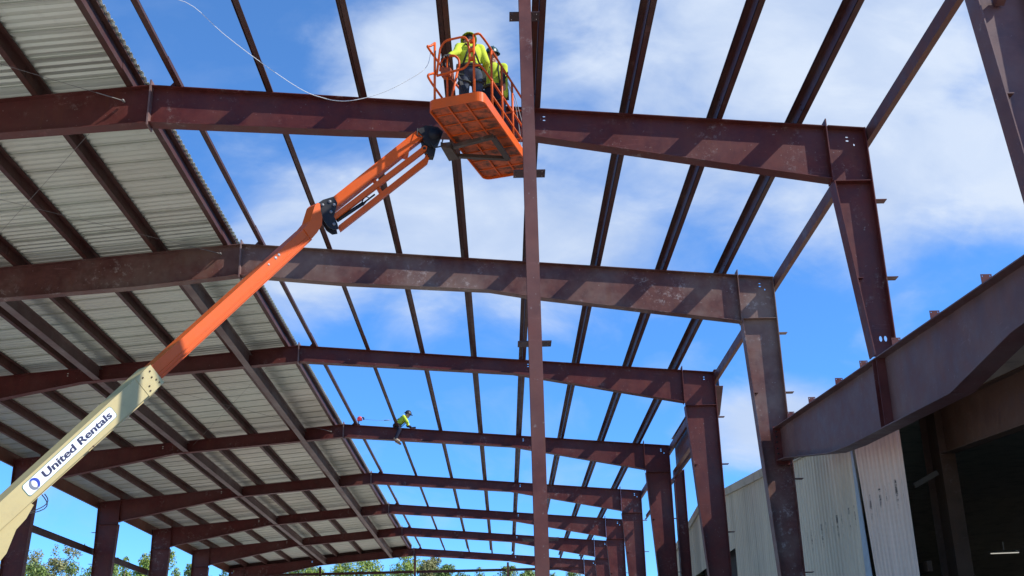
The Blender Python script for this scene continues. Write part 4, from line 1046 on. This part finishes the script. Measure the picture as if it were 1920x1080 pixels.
mb.tube([a, a.lerp(mid,.5)+V((0,0,-.01)), mid, b], .005, 6); mb.tube([a.lerp(b,.62)+V((0,0,-.03)), a.lerp(b,.78)+V((0,0,-.015))], .015, 8); mb.tube([a.lerp(b,.90), a.lerp(b,.95)], .028, 8)
top(mb.build('lifeline', M['cable']), 'thin lifeline stretched from red block to the far worker', 'lifeline')

# ------------------------------------------------------------------ rope and brace cables
rp = [V((.47,15.2,12.18))] + [V(p) for p in ((1.29,15.0,11.90),(1.9,15,11.33),(2.42,15,10.88),(3.09,15,10.36),(3.45,15,10.19),(3.73,15,10.13),(4.02,15,10.16),(4.36,15,10.27),(4.7,15.02,10.47),(4.98,15.04,10.70),(5.05,15.05,10.98))]
def smooth(pts, n=5):
    out = []
    for i in range(len(pts)-1):
        p0, p1, p2, p3 = pts[max(i-1,0)], pts[i], pts[i+1], pts[min(i+2,len(pts)-1)]
        for k in range(n):
            t = k/n; out.append(.5*((2*p1)+(p2-p0)*t+(2*p0-5*p1+4*p2-p3)*t*t+(3*p1-p0-3*p2+p3)*t**3))
    return out+[pts[-1]]
mb = MB(); mb.tube(smooth(rp), .0052, 6); top(mb.build('rope', M['rope']), 'thin white rope sagging from the roof to the lift basket', 'rope')
mb = MB(); p0 = pp(1.62,.74,1.25); 
mb.tube(smooth([p0, pp(1.8,.80,1.0), pp(2.0,.81,.6), pp(2.15,.78,.3), pp(2.0,.7,.13)]), .006, 5); mb.tube(smooth([p0+V((.01,0,.01)), pp(1.9,.8,1.05), pp(2.2,.82,.65), pp(2.1,.8,.25), pp(2.1,.6,.13)]), .006, 5)
top(mb.build('loose_wire', M['galv']), 'loose thin wires hanging from the hand of the worker facing us', 'wire')
def cable(a, b, label, sag=.02, end=True):
    a, b = V(a), V(b); mb = MB()
    mb.tube([a.lerp(b, k/8)+V((0,0,-sag*4*(k/8)*(1-k/8))) for k in range(9)], .0045, 5)
    if end:
        q = a.lerp(b, .03); mb.tube([a, a.lerp(b,.06)], .009, 6); mb.tube([a+V((0,-.03,0)), a+V((0,.05,0))], .022, 8)
    top(mb.build('brace_cable', M['cable']), label, 'cable', 'thin roof brace cables')
cable((-.46,FY[1]-.10,11.70), (-6.4,FY[0]+.1,11.25), 'thin brace cable with turnbuckle hooked on the rafter left of the basket')
cable((-.47,FY[2]-.10,11.76), (-6.6,FY[1]+.1,11.15), 'thin brace cable with turnbuckle hooked on the dusty second rafter')
cable((-.7,FY[1]+.1,11.70), (-6.6,FY[2]-.1,11.12), 'thin brace cable from behind the near rafter slanting to the left edge')
cable((-.47,FY[4]-.10,11.72), (-5.7,FY[3]+.1,11.30), 'thin brace cable under the sheets in front of the rafter the worker sits on')
cable((-.7,FY[3]+.1,11.72), (-5.7,FY[4]-.1,11.30), 'thin brace cable starting behind the third rafter under the sheets')

# ------------------------------------------------------------------ trees beyond the site
def tree(x, y, D, wd, kind, mat, label, seed, leaf=.21, nleaf=22000):
    rnd = random.Random(seed)
    tip = onY(x, y, D); h = tip.z; base = V((tip.x, D, 0))
    root = thing(kind, base, label, 'tree', 'trees beyond the site')
    tr = MB(); lean = V((rnd.uniform(-.4,.4), rnd.uniform(-.4,.4), 0))
    tr.tube([base, base+V((0,0,h*.35))+lean*.4, base+V((0,0,h*.7))+lean, base+V((0,0,h*.93))+lean], .24, 8, r2=.04)
    clumps = []
    nl = 14 if kind != 'pine_tree' else 22
    for i in range(nl):
        t = .38+.58*i/nl; a = i*2.4+rnd.uniform(-.5,.5)
        if kind == 'pine_tree': rr = wd*.5*(1.05-t)*1.5
        elif kind == 'bare_tree': rr = wd*.5*(.55+.45*math.sin(math.pi*min(1,(t-.3)/.7)))
        else: rr = wd*.5*(.45+.75*math.sin(math.pi*min(1,(t-.25)/.82)))*rnd.uniform(.6,1.1)
        st = base+V((0,0,h*(t-.10)))+lean*t; en = base+V((math.cos(a)*rr, math.sin(a)*rr, h*min(t+.03,.97)))+lean*t
        tr.tube([st, st.lerp(en,.55)+V((0,0,.15)), en], .075, 5, r2=.02)
        clumps.append((en, max(.6, wd*.17)*rnd.uniform(.7,1.25))); clumps.append((st.lerp(en,.6), max(.5, wd*.15)*rnd.uniform(.7,1.1)))
        for q in range(3):
            e2_ = en+V((rnd.uniform(-1,1),rnd.uniform(-1,1),rnd.uniform(.0,.8)))*wd*.12; tr.tube([en, e2_], .03, 4, r2=.01)
            clumps.append((e2_, max(.35, wd*.09)*rnd.uniform(.6,1.2)))
    clumps.append((base+V((0,0,h*.95))+lean, wd*.09)); clumps.append((base+V((0,0,h*.985))+lean, wd*.05))
    tr.build('trunk', M['bark'], root)
    cr = MB(); vs, fs = [], []
    tot = sum(c[1]**2 for c in clumps)
    dens = .35 if kind == 'bare_tree' else 1
    for c, r in clumps:
        for k in range(max(5, int(nleaf*dens*r*r/tot))):
            d = V((rnd.gauss(0,1), rnd.gauss(0,1), rnd.gauss(0,.8))); d = d.normalized()*r*rnd.random()**.4
            p = c+d
            if p.z > h: p.z = h-rnd.random()*.2
            nrm = (d.normalized()+V((rnd.uniform(-1,1),rnd.uniform(-1,1),rnd.uniform(-.3,1)))).normalized()
            u_ = nrm.cross(V((rnd.uniform(-1,1),rnd.uniform(-1,1),.3))).normalized(); w_ = nrm.cross(u_)
            s = leaf*rnd.uniform(.5,1.1); i = len(vs)
            vs += [p-u_*s*.5, p+w_*s*.32-u_*.1*s, p+u_*s*.5, p-w_*s*.32]; fs.append((i,i+1,i+2,i+3))
    cr.add(vs, fs); cr.build('crown', mat, root, normals=False)
T = [(72,1046,92,6,'leafy_tree','leafC','olive tree rising at the left column, beside the lift boom base'),
     (107,1020,104,5,'bare_tree','leafC','thin sparse tree standing tallest in the leftmost gap'),
     (142,1052,90,6,'leafy_tree','leafB','low dark tree against the left side of the second left column'),
     (228,1044,95,5,'leafy_tree','leafA','light green tree just right of the second left column'),
     (262,1036,100,6,'leafy_tree','leafA','tall light green tree in the gap between second and third left columns'),
     (325,1064,96,5,'leafy_tree','leafB','tree top peeking right of the third left column'),
     (415,1066,98,5,'leafy_tree','leafB','small tree top in the narrow gap left of the far frame rafter'),
     (515,1060,110,7,'leafy_tree','leafB','broad tree below the left end of the far rafter'),
     (585,1060,112,7,'leafy_tree','leafA','bright tree left of the thin end wall post'),
     (638,1054,108,6,'leafy_tree','leafA','yellowish tree right of the left end wall post'),
     (700,1048,112,8,'leafy_tree','leafA','big bright green tree left of the ridge end post'),
     (742,1056,104,5,'leafy_tree','leafA','round bright tree touching the ridge end post on its left'),
     (797,1050,118,4,'pine_tree','leafC','slim pine just right of the ridge end post'),
     (818,1042,122,4,'pine_tree','leafC','tallest slim pine between the two right end wall posts'),
     (838,1058,116,4,'pine_tree','leafB','short slim pine to the right of the tallest pine'),
     (893,1064,112,6,'leafy_tree','leafB','low dark tree between the two right end wall posts'),
     (985,1068,112,4,'pine_tree','leafB','small dark tree top against the left edge of the tall near post'),
     (1040,1074,118,6,'leafy_tree','leafB','low tree showing just right of the tall near post')]
for i, (x, y, D, wd, kd, mt, lb) in enumerate(T): tree(x, y, D, wd, kd, M[mt], lb, 100+i)

SC.render.engine = 'CYCLES'
SC.cycles.max_bounces = 8; SC.cycles.diffuse_bounces = 5
